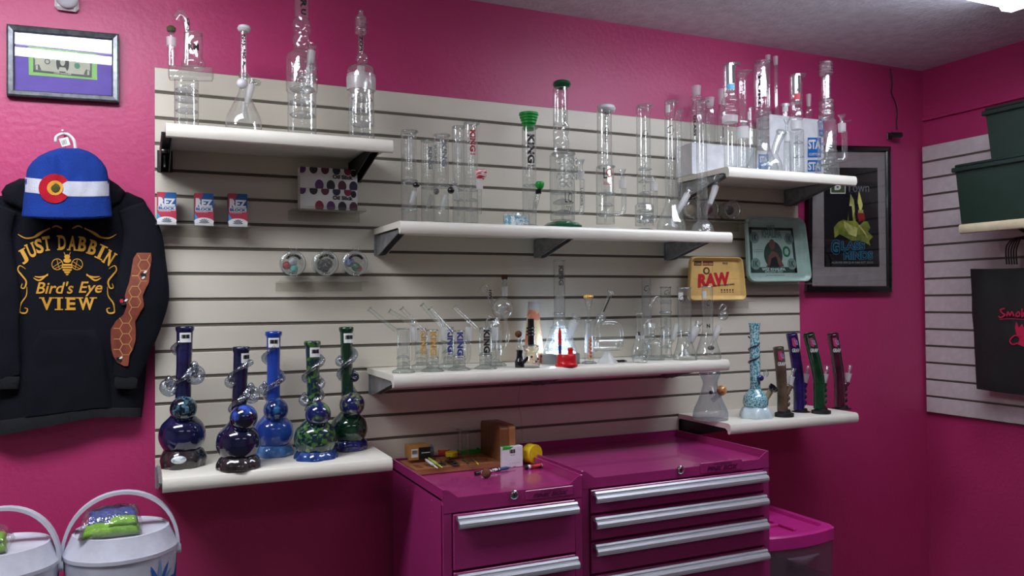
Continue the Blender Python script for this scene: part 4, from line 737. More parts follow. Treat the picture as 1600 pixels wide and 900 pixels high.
# stacked printed boxes
zl = ledge('clear acrylic ledge under two printed boxes below the black bracket', 457, 572, 325, .085, .008)
Yf = FACE-.07; pr_c = [mat('dot_'+n, c, .4) for n, c in (('navy', (38, 38, 70)), ('crimson', (140, 34, 70)), ('plum', (96, 44, 110)), ('charcoal', (46, 42, 46)), ('wine', (90, 40, 60)))]
a = at(469, 325, Yf); b = at(558.5, 325, Yf); W = b.x-a.x; hh = (at(469, 260, Yf).z-zl)/2
for i, lab in ((0, 'lower of the two stacked'), (1, 'upper of the two stacked')):
    z0 = zl+i*hh+.0004
    t = thing('dab_mat_box', 'white box with coloured dots and black wording, '+lab, 'box', ((a.x+b.x)/2, Yf+.02, z0), 'printed boxes stacked on the ledge')
    mk('carton', box(a.x, b.x, Yf, Yf+.045, z0, z0+hh-.0006, .0006), M_label, t)
    def cf(e): return lambda u, v: Vector((a.x+min(1, max(0, u))*W, Yf-e, z0+(hh-.0006)*(1-min(1, max(0, v)))))
    for c in range(5):
        cx_ = .13+c*.2
        if c: mk('dot', disc_px(cx_, .42+.42, .075, cf(.0004), ry=.27, n=24), pr_c[(c+i) % 5], t)
        mk('dot', disc_px(cx_-.1, .08, .07, cf(.0004), ry=.22, n=24), pr_c[(c+2) % 5], t)
    mk('wording', text_px('Oil Slick', .56, .3, .92, .5, cf(.0008), bold=.04), M_ink, t); mk('round_emblem', disc_px(.93, .2, .05, cf(.0008), ry=.17), M_ink, t)
# clip jars lying on their backs, lids toward the viewer
zl = ledge('clear acrylic ledge under three clip top jars', 437, 575, 439, .085, .006)
def clipjar(px_, py_, r_, label, balls, word, depth=.065):
    Yf = FACE-.085; c = at(px_, py_, Yf); k = mpp(c); r = r_*k; 
    t = thing('clip_top_jar', label, 'jar', (c.x, FACE-.04, c.z-r), 'clip top jars facing outward')
    o = Vector((c.x, FACE-.006, c.z)); ax = (0, -1, 0)
    mk('jar_body', lathe(o, ax, [(0, r*.75), (.006, r*.86), (.045, r*.88), (.056, r*.93)], 32), M_clear, t, smooth=True, auto=50)
    mk('lid', lathe(o, ax, [(.058, r*.98), (.066, r), (.070, r*.9), (.0705, r*.78), (.067, r*.72)], 32, cap0=False, cap1=True), M_thick, t, smooth=True, auto=50)
    mk('rubber_seal', torus(o+Vector((0, -.057, 0)), ax, r*.9, .0018, 32, 6), M_frost, t, smooth=True)
    mk('wire_clip', join(*[sweep([o+Vector((s*r*.18, -.05, r*.85)), o+Vector((s*r*.18, -.072, r*1.02)), o+Vector((s*r*.3, -.074, r*1.2))], .0011, 6) for s in (-1, 1)], sweep([o+Vector((-r*.22, -.074, -r*.7)), o+Vector((-r*.2, -.076, -r*1.05)), o+Vector((r*.2, -.076, -r*1.05)), o+Vector((r*.22, -.074, -r*.7))], .0011, 6), torus(o+Vector((0, -.054, 0)), ax, r*.93, .001, 32, 5)), M_chrome, t, smooth=True)
    for (dx, dz, br, m) in balls: mk('silicone_ball', ball(o+Vector((dx*r, -.04, dz*r)), br*r, 16, 10), m, t, smooth=True)
    if word:
        gs = []
        for i, ch in enumerate(word):
            th = math.radians(52-i*104/(len(word)-1)); cx_, cz_ = math.sin(-th)*r*.62, math.cos(th)*r*.62
            V, Fc = glyphs(ch, .05); ca, sa = math.cos(th), math.sin(th); wv = r*.17
            gs.append(([o+Vector((cx_+(u-.5)*wv*ca-(v-.5)*r*.2*sa, -.0712, cz_+(u-.5)*wv*sa+(v-.5)*r*.2*ca)) for u, v in V], Fc))
        mk('lettering', join(*gs), M_ink, t)
    return t
MB = dict(red=mat('red_silicone', (188, 30, 50), .4), mint=mat('mint_silicone', (80, 186, 170), .4), grey=mat('pale_silicone', (196, 200, 206), .4), navy=mat('navy_silicone', (34, 52, 110), .4, c2=(140, 160, 200), scale=70), green=mat('green_silicone_ball', (30, 110, 80), .4), black=mat('black_silicone', (24, 26, 34), .4))
clipjar(459.4, 411, 20, 'clip top jar with red, grey and mint silicone balls', [(-.4, -.15, .33, MB['red']), (.05, .12, .36, MB['grey']), (.15, -.4, .33, MB['mint'])], 'techballs')
clipjar(511, 411, 20, 'clip top jar filled with black pieces between the two coloured ones', [(-.2, -.05, .38, MB['black']), (.25, 0, .4, MB['black']), (.02, -.35, .38, MB['black']), (-.3, -.3, .25, MB['black'])], 'nectarcup')
clipjar(557, 411, 20, 'clip top jar with blue, green and red silicone balls', [(-.3, .1, .38, MB['navy']), (.2, -.25, .36, MB['green']), (.4, -.35, .28, MB['red'])], 'techballs')
zl = ledge('clear acrylic ledge under the round jars beneath the upper right shelf', 1072, 1172, 344, .07, .006)
clipjar(1150, 327, 15, 'round jar with dark rings under the upper right shelf beside the green tray', [(0, 0, .5, MB['black']), (.1, .05, .3, mat('smoke_silicone', (84, 84, 92), .4))], None)
clipjar(1116, 326, 15, 'round jar with purple contents behind the beaker joints', [(0, 0, .55, mat('purple_silicone', (112, 30, 76), .4)), (-.2, .1, .3, MB['black'])], None)
clipjar(1087, 326, 15, 'round jar with pale contents left of the purple one', [(0, 0, .55, mat('cream_silicone', (190, 176, 150), .4))], None)

# rolling trays
def tray(label, q, Y, m, rimm, corner, grp=None):
    # q: TL, TR, BR, BL in pixels; rounded pan facing the viewer
    TL, TR, BR, BL = [at(x, y, Y) for x, y in q]
    def cf(u, v, e=0): 
        p_ = TL*(1-u)*(1-v)+TR*u*(1-v)+BR*u*v+BL*(1-u)*v; return Vector((p_.x, Y-e, p_.z))
    W = (TR-TL).length; H = (BL-TL).length
    def outline(ins):
        P = []
        for (cu, cv, a0) in ((0, 0, 180), (1, 0, 270), (1, 1, 0), (0, 1, 90)):
            for k in range(7):
                a_ = math.radians(a0+k*15); r = max(corner-ins, .004)
                x = (ins+r if cu == 0 else W-ins-r)+math.cos(a_)*r; y = (ins+r if cv == 0 else H-ins-r)+math.sin(a_)*r
                P.append((x/W, y/H))
        return P
    t = thing('rolling_tray', label, 'tray', tuple(cf(.5, 1)), grp)
    rings = [(0, -.002), (0, .012), (.003, .0155), (.006, .012), (.012, 0), (.02, -.0015)]
    V, Fc = [], []; n = 28
    for ins, e in rings: V += [cf(u, v, e) for u, v in outline(ins)]
    for i in range(len(rings)-1):
        for k in range(n): Fc.append((i*n+k, i*n+(k+1) % n, (i+1)*n+(k+1) % n, (i+1)*n+k))
    mk('rim', (V, Fc), rimm, t, smooth=True)
    mk('pan', ([cf(u, v, -.0015) for u, v in outline(.0199)], [tuple(range(n))]), m, t)
    return t, cf
M_kraft = mat('kraft_gold_tin', (222, 184, 112), .35, coat=.4); M_kraft2 = mat('kraft_brown_print', (70, 40, 30), .5); M_raw = mat('scarlet_print', (190, 30, 40), .5)
zl = ledge('clear acrylic ledge under the tan rolling tray', 1082, 1182, 471, .05, .004)
t, cf = tray('small tan rolling tray with red lettering above the middle shelf', ((1077, 401), (1157, 402), (1164, 469), (1073, 470)), FACE-.045, M_kraft, M_kraft, .022)
e0 = lambda u, v: cf(u, v, -.0008); e1 = lambda u, v: cf(u, v, -.0002)
mk('lettering', text_px('RAW', .18, .36, .76, .68, lambda u, v: cf(u, v-(u-.5)*.1, -.0004), bold=.06), M_raw, t)
mk('brown_block', rect_px(.1, .06, .24, .2, e0), M_kraft2, t); mk('brown_block', rect_px(.26, .06, .46, .2, e0), mat('rust_print', (110, 50, 36), .5), t)
mk('small_lettering', text_px('CLASSIC', .11, .14, .23, .18, e1), M_kraft, t); mk('small_lettering', text_px('KING SIZE', .27, .14, .45, .18, e1), M_kraft, t)
mk('small_lettering', text_px('UNREFINED ROLLING PAPERS', .44, .64, .84, .68, lambda u, v: cf(u, v-(u-.5)*.1, -.0002)), M_kraft2, t)
mk('round_emblem', disc_px(.33, .32, .062, e0, ry=.085), M_kraft2, t); mk('emblem_centre', disc_px(.33, .32, .035, e1, ry=.05), M_kraft, t)
mk('fold_line', join(rect_px(.1, .5, .92, .506, lambda u, v: cf(u, v, -.0012)), rect_px(.44, .06, .445, .94, lambda u, v: cf(u, v, -.0012))), mat('fold_line', (170, 130, 74), .5), t)
mk('printed_icon', join(*[disc_px(.6+.05*k, .76, .014, e1, ry=.02, n=10) for k in range(5)], *[rect_px(.585+.05*k, .8, .615+.05*k, .815, e1) for k in range(5)]), M_kraft2, t)
mk('small_lettering', text_px('KING SIZE', .64, .12, .74, .17, e1), M_kraft2, t)
M_mint = mat('pale_green_tin', (150, 176, 166), .3, coat=.4); M_dgr = mat('banknote_dark_green', (40, 58, 54), .5); M_mg = mat('banknote_mid_green', (104, 130, 120), .5); M_dkrim = mat('dark_tray_rim', (70, 84, 82), .3, coat=.4)
zl = ledge('clear acrylic ledge under the pale green tray beside the poster', 1180, 1277, 443, .06, .004)
t, cf = tray('large pale green rolling tray printed like a banknote, beside the framed poster', ((1163, 338), (1254, 341), (1266, 440), (1167, 441)), FACE-.055, M_mint, M_mint, .032)
e0 = lambda u, v: cf(u, v, -.0008); e1 = lambda u, v: cf(u, v, -.0002); e2 = lambda u, v: cf(u, v, .0004)
mk('outer_band', join(rect_px(.07, .16, .8, .2, e0), rect_px(.07, .16, .11, .86, e0), rect_px(.77, .16, .81, .86, e0), rect_px(.1, .77, .8, .86, e0)), M_dgr, t)
for (u, v) in ((.15, .32), (.72, .33), (.15, .72), (.73, .72)):
    mk('corner_emblem', disc_px(u, v, .075, e1, ry=.09), M_mg, t); mk('corner_number', text_px('1K', u-.04, v-.05, u+.04, v+.05, e2, bold=.03), M_dgr, t)
mk('portrait_oval', disc_px(.44, .58, .15, e1, ry=.21, n=32), M_dgr, t)
mk('portrait_figure', join(poly_px([(.33, .76), (.36, .6), (.42, .52), (.5, .55), (.56, .66), (.6, .76)], e2), disc_px(.43, .42, .05, e2, ry=.08)), mat('sepia_figure', (94, 66, 58), .5), t)
mk('portrait_shirt', poly_px([(.37, .76), (.4, .64), (.48, .6), (.52, .76)], lambda u, v: cf(u, v, .0008)), M_ink, t)
mk('title_script', join(text_px('WIZ', .36, .12, .5, .2, e2, bold=.05), text_px('KHALIFA', .27, .2, .6, .32, e2, bold=.05)), M_mg, t)
mk('seal', disc_px(.66, .53, .065, e1, ry=.085), mat('green_seal', (40, 110, 72), .5), t); mk('seal_centre', disc_px(.66, .53, .035, e2, ry=.05), M_mint, t)
mk('caption', text_px('THE OFFICIAL', .31, .745, .56, .775, e2, bold=.03), M_dgr, t); mk('caption', text_px('WIZ KHALIFA', .24, .78, .62, .825, e1, bold=.06), M_mint, t); mk('caption', text_px('ROLLING TRAY', .29, .83, .58, .855, e1, bold=.04), M_mint, t)
mk('small_lines', join(rect_px(.13, .5, .28, .507, e1), rect_px(.13, .53, .28, .537, e1), rect_px(.3, .89, .6, .897, e1)), M_mg, t)

# ------------------------------------------------------------------ framed pictures
def picture(name, label, cat, q, Y, fw_, fd, mframe):
    P = [at(x, y, Y) for x, y in q]; t = thing(name, label, cat, ((P[0].x+P[1].x)/2, -.005, P[3].z))
    def inner(d): 
        c = sum(P, Vector())/4; out = []
        sx = (-1, 1, 1, -1); sz = (1, 1, -1, -1)
        return [Vector((p_.x-sx[i]*d, 0, p_.z-sz[i]*d)) for i, p_ in enumerate(P)]
    prof = [(0, -.002), (0, Y), (fw_*.25, Y-fd*.3), (fw_*.8, Y), (fw_, Y+.006), (fw_, -.004)]
    for i in range(4):
        j = (i+1) % 4; V = []
        for d, y in prof:
            I = inner(d); V += [Vector((I[i].x, y, I[i].z)), Vector((I[j].x, y, I[j].z))]
        n = len(prof); Fc = [(2*k, 2*k+1, 2*k+3, 2*k+2) for k in range(n-1)]+[(2*n-2, 2*n-1, 1, 0), tuple(range(0, 2*n, 2)), tuple(range(1, 2*n, 2))[::-1]]
        mk('frame_side', (V, Fc), mframe, t)
    I = inner(fw_-.001); yb = Y+.010
    mk('backing', ([(v.x, yb, v.z) for v in I]+[(v.x, -.003, v.z) for v in I], [(0, 1, 2, 3), (4, 7, 6, 5), (0, 4, 5, 1), (1, 5, 6, 2), (2, 6, 7, 3), (3, 7, 4, 0)]), M_mat_ := (mat('purple_mat_board', (112, 92, 186), .7) if name == 'framed_banknote' else mat('grey_mat_board', (150, 142, 142), .7)), t)
    mk('glass_pane', ([(v.x, Y+.0065, v.z) for v in I], [(0, 1, 2, 3)]), M_pane, t)
    return t, yb
M_pane = glass_mat('picture_glass', (252, 252, 252), (240, 240, 240), 1.3, rough=.02)
M_pewter = mat('pewter_frame', (92, 96, 100), .32, metal=.7, c2=(120, 124, 128), scale=60)
t, yb = picture('framed_banknote', 'pewter framed one dollar bill on a purple mat hung on the pink wall', 'picture', ((10, 37), (186, 53), (186, 160), (10, 149)), -.022, .019, .01, M_pewter)
cf = lambda e: (lambda x, y: at(x, y, yb-e)); sk = lambda y0, y1, x, xa=45, xb=152: y0+(y1-y0)*(x-xa)/(xb-xa)
mk('green_border', poly_px([(44.5, 72), (151, 84), (152, 125), (45, 117)], cf(.0008)), mat('lime_paper', (150, 214, 116), .6), t)
bill = mat('banknote_paper', (196, 198, 178), .6); bdk = mat('banknote_ink', (92, 100, 92), .6)
mk('banknote', poly_px([(52, 76), (143, 86), (144, 121), (53, 112)], cf(.0014)), bill, t)
def bl_(u, v): return (52+u*91.5, 76+v*36+u*9.5+(0 if v else .5))
bp = lambda P, e=.002: poly_px([bl_(u, v) for u, v in P], cf(e))
mk('banknote_border', join(bp([(0, 0), (1, 0), (1, .09), (0, .09)]), bp([(0, .91), (1, .91), (1, 1), (0, 1)]), bp([(0, .0), (.03, .0), (.03, 1), (0, 1)]), bp([(.97, 0), (1, 0), (1, 1), (.97, 1)]), bp([(.03, .09), (.1, .09), (.12, .3), (.03, .34)]), bp([(.03, .7), (.1, .66), (.14, .9), (.03, .91)]), bp([(.97, .09), (.9, .09), (.88, .3), (.97, .34)]), bp([(.97, .7), (.9, .66), (.86, .9), (.97, .91)])), bdk, t)
mk('portrait_oval', poly_px([bl_(.5+.11*math.cos(k*PI/12), .52+.42*math.sin(k*PI/12)) for k in range(24)], cf(.0024)), mat('portrait_ink', (62, 68, 62), .6), t)
mk('portrait_figure', join(poly_px([bl_(.5+.045*math.cos(k*PI/8), .42+.2*math.sin(k*PI/8)) for k in range(16)], cf(.003)), poly_px([bl_(*q) for q in ((.42, .86), (.45, .68), (.55, .68), (.58, .86))], cf(.003))), bill, t)
mk('treasury_seal', poly_px([bl_(.75+.05*math.cos(k*PI/8), .55+.13*math.sin(k*PI/8)) for k in range(16)], cf(.0024)), mat('teal_seal', (84, 150, 120), .6), t)
mk('bank_seal', poly_px([bl_(.24+.05*math.cos(k*PI/8), .5+.12*math.sin(k*PI/8)) for k in range(16)], cf(.0024)), bdk, t); mk('bank_seal_centre', poly_px([bl_(.24+.032*math.cos(k*PI/8), .5+.075*math.sin(k*PI/8)) for k in range(16)], cf(.003)), bill, t)
for (u, v) in ((.06, .18), (.94, .18), (.06, .8), (.94, .8)):
    x_, y_ = bl_(u, v); mk('corner_number', text_px('1', x_-1.6, y_-3.5, x_+1.6, y_+3.5, cf(.003), bold=.05), bill, t)
x_, y_ = bl_(.5, .95); mk('wording', text_px('ONE DOLLAR', x_-14, y_-1.5, x_+14, y_+1.5, cf(.003), rot=5, bold=.03), bill, t)

M_pblack = mat('black_picture_frame', (18, 16, 20), .25, coat=.3)
t, yb = picture('framed_poster', 'black framed dark poster with green figure and blue lettering on the right', 'picture', ((1264, 226), (1392, 229), (1394.5, 456), (1263.5, 456)), -.026, .026, .006, M_pblack)
cf = lambda e: (lambda x, y: at(x, y, yb-e))
M_pb = mat('poster_black', (14, 16, 22), .5); M_pg = mat('poster_lime', (150, 156, 60), .5, c2=(96, 108, 44), scale=24); M_pg2 = mat('poster_pale', (206, 204, 128), .5, c2=(150, 152, 80), scale=30); M_pt = mat('poster_teal', (30, 118, 150), .5); M_pfl = mat('poster_flame', (244, 236, 130), .5)
mk('poster_sheet', poly_px([(1287, 262), (1371, 262), (1374, 417), (1288, 417)], cf(.001)), M_pb, t)
mk('letter_tile', rect_px(1298, 280, 1321, 303, cf(.002)), mat('tile_green', (70, 92, 52), .5), t); mk('tile_rim', join(rect_px(1298, 301, 1321, 302.5, cf(.0026)), rect_px(1320, 280, 1321.2, 302, cf(.0026)), rect_px(1297.5, 280, 1298.7, 302, cf(.0026))), INK['white'], t)
mk('lettering', text_px('B', 1304, 282, 1314, 297, cf(.003), bold=.04), INK['white'], t); mk('lettering', text_px('Town', 1323, 286, 1358, 300, cf(.002), bold=.0), INK['grey'], t)
mk('hand', poly_px([(1304, 372), (1303, 355), (1310, 347), (1318, 343), (1324, 345), (1326, 330), (1330, 320), (1334, 325), (1337, 345), (1343, 352), (1350, 346), (1356, 346), (1360, 356), (1356, 362), (1364, 370), (1358, 376), (1360, 384), (1350, 378), (1342, 376), (1330, 376), (1320, 370), (1312, 366)], cf(.002)), M_pg, t)
mk('sleeve_fold', join(poly_px([(1318, 345), (1330, 352), (1340, 356), (1338, 370), (1326, 366), (1320, 356)], cf(.003)), line_px([(1342, 352), (1350, 362), (1356, 372)], 2, cf(.003))), M_pg2, t)
mk('candle', poly_px([(1326, 322), (1331, 322), (1333, 345), (1326, 345)], cf(.003)), M_ink, t); mk('candle_glow', poly_px([(1327, 322), (1329, 303), (1334, 312), (1336, 330), (1331, 345)], cf(.0026)), M_pg2, t)
mk('lighter', poly_px([(1339, 333), (1350, 332), (1352, 344), (1342, 346)], cf(.003)), mat('poster_red', (150, 40, 30), .5), t); mk('lighter_valve', rect_px(1341, 328, 1349, 333, cf(.003)), M_pg2, t)
mk('flame', poly_px([(1343, 329), (1340, 315), (1342, 298), (1345, 308), (1348, 320), (1346, 329)], cf(.003)), M_pfl, t)
def outl(s_, x0, y0, x1, y1): 
    mk('lettering_glow', text_px(s_, x0, y0, x1, y1, cf(.002), bold=.07), M_pt, t); mk('lettering', text_px(s_, x0+1, y0+1, x1-1, y1-1, cf(.003), bold=.0), M_pb, t)
outl('G', 1298, 374, 1312, 398); outl('LASS', 1314, 377, 1352, 391); outl('MINDS', 1318, 392, 1364, 406)
mk('caption', text_px('ALBUQUERQUE NM EST 2010', 1299, 408.5, 1364, 412.5, cf(.002), bold=.03), INK['grey'], t)

# ------------------------------------------------------------------ hoodie, beanie, hanger
def rows(x, tab):
    for i in range(len(tab)-1):
        if tab[i][0] <= x <= tab[i+1][0]:
            f = (x-tab[i][0])/(tab[i+1][0]-tab[i][0]); f = f*f*(3-2*f)*.4+f*.6
            return tuple(tab[i][k]+(tab[i+1][k]-tab[i][k])*f for k in range(1, len(tab[i])))
    return tab[0][1:] if x < tab[0][0] else tab[-1][1:]
from mathutils import noise as mn
def pillow(tab, Y0, T, cx=None, fold=.004, fs=.02, pw=4):
    # relief surface: rows of left/right pixel edges; returns conf(x, y, e)
    def cf(x, y, e=0):
        l, r = rows(y, tab); u = (x-(l+r)/2)/((r-l)/2); u = max(-1, min(1, u)); d = T*(1-abs(u)**pw)**.5
        d += fold*mn.noise(Vector((x*fs*1.6, y*fs*.5, 3.1)))*(1-abs(u)**6)
        return at(x, y, Y0-d-e)
    return cf
def surf(tab, cf, nx=40, ny=60, back=-.004):
    y0, y1 = tab[0][0], tab[-1][0]; V, Fc = [], []
    for j in range(ny+1):
        y = y0+(y1-y0)*j/ny; l, r = rows(y, tab)
        for i in range(nx+1):
            s_ = -math.cos(PI*i/nx); V.append(cf((l+r)/2+s_*(r-l)/2*.999, y))
    for j in range(ny):
        for i in range(nx): a = j*(nx+1)+i; Fc.append((a, a+1, a+nx+2, a+nx+1))
    # close the back
    b = len(V); ring = [i for i in range(nx+1)]+[j*(nx+1)+nx for j in range(1, ny+1)]+[ny*(nx+1)+i for i in range(nx-1, -1, -1)]+[j*(nx+1) for j in range(ny-1, 0, -1)]
    for i in ring: V.append(Vector((V[i].x, back, V[i].z)))
    n = len(ring)
    for k in range(n): Fc.append((ring[k], b+k, b+(k+1) % n, ring[(k+1) % n]))
    Fc.append(tuple(range(b, b+n))); return V, Fc
M_fleece = mat('black_fleece', (11, 13, 22), .9, c2=(15, 17, 26), scale=6, bump=.35, bscale=420, spec=.2)
pc = at(103, 668, 0)
t = thing('hoodie', 'black hooded sweatshirt with gold printing hung flat on the left of the pink wall', 'hoodie', (pc.x, -.01, pc.z))
tor = [(300, 14, 200), (312, -12, 226), (335, -24, 236), (380, -26, 238), (480, -24, 236), (560, -22, 230), (640, -20, 224), (652, -20, 221), (662, -21, 219), (674, -20, 140)]
tor = [(300, 14, 200), (312, -12, 226), (335, -24, 236), (380, -26, 238), (480, -24, 236), (560, -22, 230), (625, -20, 225), (656, -20, 221)]
ct = pillow(tor, -.006, .05, fold=.012, fs=.02)
def hem(x): return 656+(118-x)*.19*(1 if x < 160 else .45) if x < 160 else 656-(x-160)*.05
def ctw(x, y, e=0):       # the hem drops towards the left
    k = max(0, (y-560)/96); return ct(x, y+0, e) if k == 0 else (lambda q: Vector((q.x, q.y, at(x, y+k*k*max(-4, (130-x)*.19), q.y).z)))(ct(x, y, e))
mk('torso', surf(tor, ctw, 48, 70), M_fleece, t, smooth=True)
rib = [(0, 0), (0, 0)]
V, Fc = [], []
for i in range(61):
    x = -19+240*i/60
    for j, y in enumerate((640, 641.5, 656)): V.append(ctw(max(-18, min(220, x)), y, .004 if j else .001))
    if i: b = 3*i; Fc += [(b-3, b-2, b+1, b), (b-2, b-1, b+2, b+1)]
mk('hem_band', (V, Fc), mat('black_rib_knit', (14, 16, 24), .9, bump=.8, bscale=300, stretch=(6, 1, .2)), t, smooth=True)
# kangaroo pocket
pk = [(515, 62, 150), (545, 48, 164), (600, 38, 172), (640, 36, 174)]
V, Fc = [], []
for j in range(17):
    y = 515+125*j/16; l, r = rows(y, pk)
    for i in range(25):
        x = l+(r-l)*i/24; e = .006 if 0 < i < 24 and 0 < j else .0005; V.append(ctw(x, y, e+.003*mn.noise(Vector((x*.05, y*.05, 1)))))
for j in range(16):
    for i in range(24): a = j*25+i; Fc.append((a, a+1, a+26, a+25))
mk('pocket', (V, Fc), M_fleece, t, smooth=True)
# sleeves: flattened sweeps, the right one visible
def sleeve(mir):
    cxm = 104; pts = [(205, 322, 20), (222, 362, 27), (224, 410, 33), (222, 462, 39), (217, 505, 33), (208, 545, 26), (200, 578, 20), (197, 590, 17)]
    q = []
    for x, y, r in pts:
        X = x if not mir else 2*cxm-x; p_ = at(X, y, -.07); q.append((p_.x, p_.y, p_.z, r*mpp(p_)))
    q = smoothpts(q, 6); V, Fc = sweep([a[:3] for a in q], [a[3] for a in q], 28, True)
    V = [Vector((v.x, -.062+(v.y+.07)*.36+.004*mn.noise(Vector((v.x*30, 0, v.z*16))), v.z)) for v in V]; return (V, Fc), q
for mir in (0, 1):
    g_, q = sleeve(mir); sl = mk('sleeve', g_, M_fleece, t, smooth=True)
    cu = at(197 if not mir else 11, 594, -.062); r = 16*mpp(cu); V, Fc = lathe(cu+Vector((0, 0, -.008)), (.05, 0, 1), [(-.016, r*.9), (-.014, r), (.016, r*1.03), (.018, r*.95)], 24, cap1=True)
    mk('cuff', ([Vector((v.x, -.062+(v.y+.062)*.4, v.z)) for v in V], Fc), MATS['black_rib_knit'], sl, smooth=True)
    if not mir: SQ = q; SL = sl
# hood
hd = [(279, 30, 170), (290, 8, 186), (300, 2, 196), (315, 6, 192), (335, 40, 165)]
ch = pillow(hd, -.04, .045, fold=.014, fs=.06); mk('hood', surf(hd, ch, 36, 16), M_fleece, t, smooth=True)
# gold print
M_gold = mat('gold_screen_print', (214, 158, 46), .6, c2=(204, 148, 40), scale=30); G = []
cp = lambda x, y: ctw(x, y, .0022)
def serif(ch, x, y, wd, h, rot=0, bold=.03):
    V, Fc = glyphs(ch, bold); c_, s_ = math.cos(math.radians(rot)), math.sin(math.radians(rot))
    def T(u, v): a = (u-.5)*wd; b = (.5-v)*h; return cp(x+a*c_-b*s_, y+a*s_+b*c_)
    out = [([T(u, v) for u, v in V], Fc)]
    bars = dict(I='TtBb', J='T', U='LR', T='B', N='LRl', A='lr', V='LR', W='LR', D='e', B='e', E='e').get(ch, '')
    def bar(u0, u1, v0, v1): out.append(([T(u0, v0), T(u1, v0), T(u1, v1), T(u0, v1)], [(0, 1, 2, 3)]))
    th = .09
    if ch == 'I': bar(-.8, 1.8, 1-th, 1); bar(-.8, 1.8, 0, th); return out
    if ch == 'J': bar(.3, 1.25, 1-th, 1)
    if ch == 'T': bar(.2, .8, 0, th)
    if ch in 'UNVW': bar(-.16, .3, 1-th, 1); bar(.7, 1.16, 1-th, 1)
    if ch == 'N': bar(-.16, .3, 0, th)
    if ch == 'A': bar(-.16, .3, 0, th); bar(.7, 1.16, 0, th)
    if ch in 'DBE': bar(-.16, .2, 0, th); bar(-.16, .2, 1-th, 1)
    return out
for ch_, x, y, rt_ in (('J', 36, 401, -28), ('U', 49, 391, -22), ('S', 61, 384.5, -15), ('T', 73, 380.5, -9), ('D', 97, 379, -2), ('A', 113, 380, 3), ('B', 129, 381.5, 8), ('B', 145, 387, 18), ('I', 158, 394, 25), ('N', 171, 403, 32)):
    G += serif(ch_, x, y, 5 if ch_ == 'I' else 12, 23, rt_)
mk('arched_lettering', join(*G), M_gold, t); G = []
for ch_, x, wd in (('V', 73, 18), ('I', 92, 5), ('E', 111, 14), ('W', 135, 25)): G += serif(ch_, x, 474.5, wd, 20)
mk('block_lettering', join(*G), M_gold, t)
mk('script_lettering', join(text_px("Bird's", 56, 440, 115, 459, cp, bold=.012, shear=.25), text_px('Eye', 123, 440, 160, 463, cp, bold=.012, shear=.25)), M_gold, t)
def mirx(P, c=105): return [(2*c-x, y) for x, y in P]
sw = [[(28, 366), (40, 372), (55, 370), (68, 362), (78, 356)], [(52, 371), (62, 364), (78, 357)], [(81, 356), (88, 353), (97, 357)],
      [(40, 420), (31, 415), (28, 422), (34, 430), (41, 440), (38, 450), (33, 449), (35, 443)], [(42, 448), (41, 462), (33, 474), (31, 487), (40, 489), (43, 483), (38, 481)], [(52, 434), (62, 438), (75, 428)], [(54, 432), (64, 433), (75, 430)]]
gs = []
for P in sw:
    Q = smoothpts(P, 5); n = len(Q); W_ = [2.6*(.25+.75*math.sin(PI*(i+.3)/(n+.6))) for i in range(n)]
    gs += [line_px(Q, W_, cp), line_px(mirx(Q), W_, cp)]
for g_ in gs: mk('scroll_ornament', g_, M_gold, t)
bee = [disc_px(105, 401, 4.5, cp, ry=3.5), line_px([(102, 399), (100, 394)], 1, cp), line_px([(108, 399), (110, 394)], 1, cp), disc_px(105, 407, 6, cp, ry=3.6)]
for i, (y, wd) in enumerate(((412.5, 16), (416.5, 17), (420.5, 15), (424, 10), (427.5, 5))): bee.append(poly_px([(105-wd/2, y), (105+wd/2, y), (105+wd/2-1, y+2.6), (105-wd/2+1, y+2.6)], cp))
def ringpx(x, y, rx, ry, wd, rot=0, n=24):
    P = [(x+math.cos(2*PI*k/n)*rx*math.cos(rot)-math.sin(2*PI*k/n)*ry*math.sin(rot), y+math.cos(2*PI*k/n)*rx*math.sin(rot)+math.sin(2*PI*k/n)*ry*math.cos(rot)) for k in range(n+1)]; return line_px(P, wd, cp)
for s_ in (-1, 1): bee += [ringpx(105+s_*15.5, 413, 8.5, 8.5, 1.1), line_px([(105+s_*8, 408), (105+s_*23, 418)], .8, cp), line_px([(105+s_*8, 414), (105+s_*20, 420)], .8, cp), line_px([(105+s_*16, 406), (105+s_*12, 421)], .8, cp)]
mk('bee_emblem', join(*bee), M_gold, t)
# honeycomb print on the sleeve: patch on the flattened sleeve + gold cell lines
def cs(x, y, e=.0015):     # point on the sleeve front
    p_ = at(x, y, -.09); bi = min(range(len(SQ)), key=lambda i: abs(SQ[i][2]-p_.z)); c_ = SQ[bi]; u = max(-.97, min(.97, (p_.x-c_[0])/c_[3]))
    return at(x, y, -.062-(c_[3]*math.sqrt(1-u*u)*.36)-.004-e)
comb = [(395, 212, 234), (405, 206, 235), (425, 203, 232), (440, 200, 231), (455, 195, 224), (462, 193, 221), (478, 196, 223), (490, 192, 216), (503, 178, 209), (515, 171, 210), (530, 171, 210), (545, 172, 206), (556, 175, 200), (566, 181, 199), (572, 192, 198)]
comb = [(y, l+2, r+2) for y, l, r in comb]
V, Fc = [], []
for j in range(60):
    y = 395+177*j/59; l, r = rows(y, comb)
    for i in range(9): V.append(cs(l+(r-l)*i/8, y))
    if j:
        for i in range(8): a = (j-1)*9+i; Fc.append((a, a+1, a+10, a+9))
M_comb = mat('rust_honeycomb_print', (112, 44, 30), .6, c2=(140, 70, 44), scale=20); pt = mk('honeycomb_print', (V, Fc), M_comb, SL, smooth=True)
gs = []; s6 = 9.5
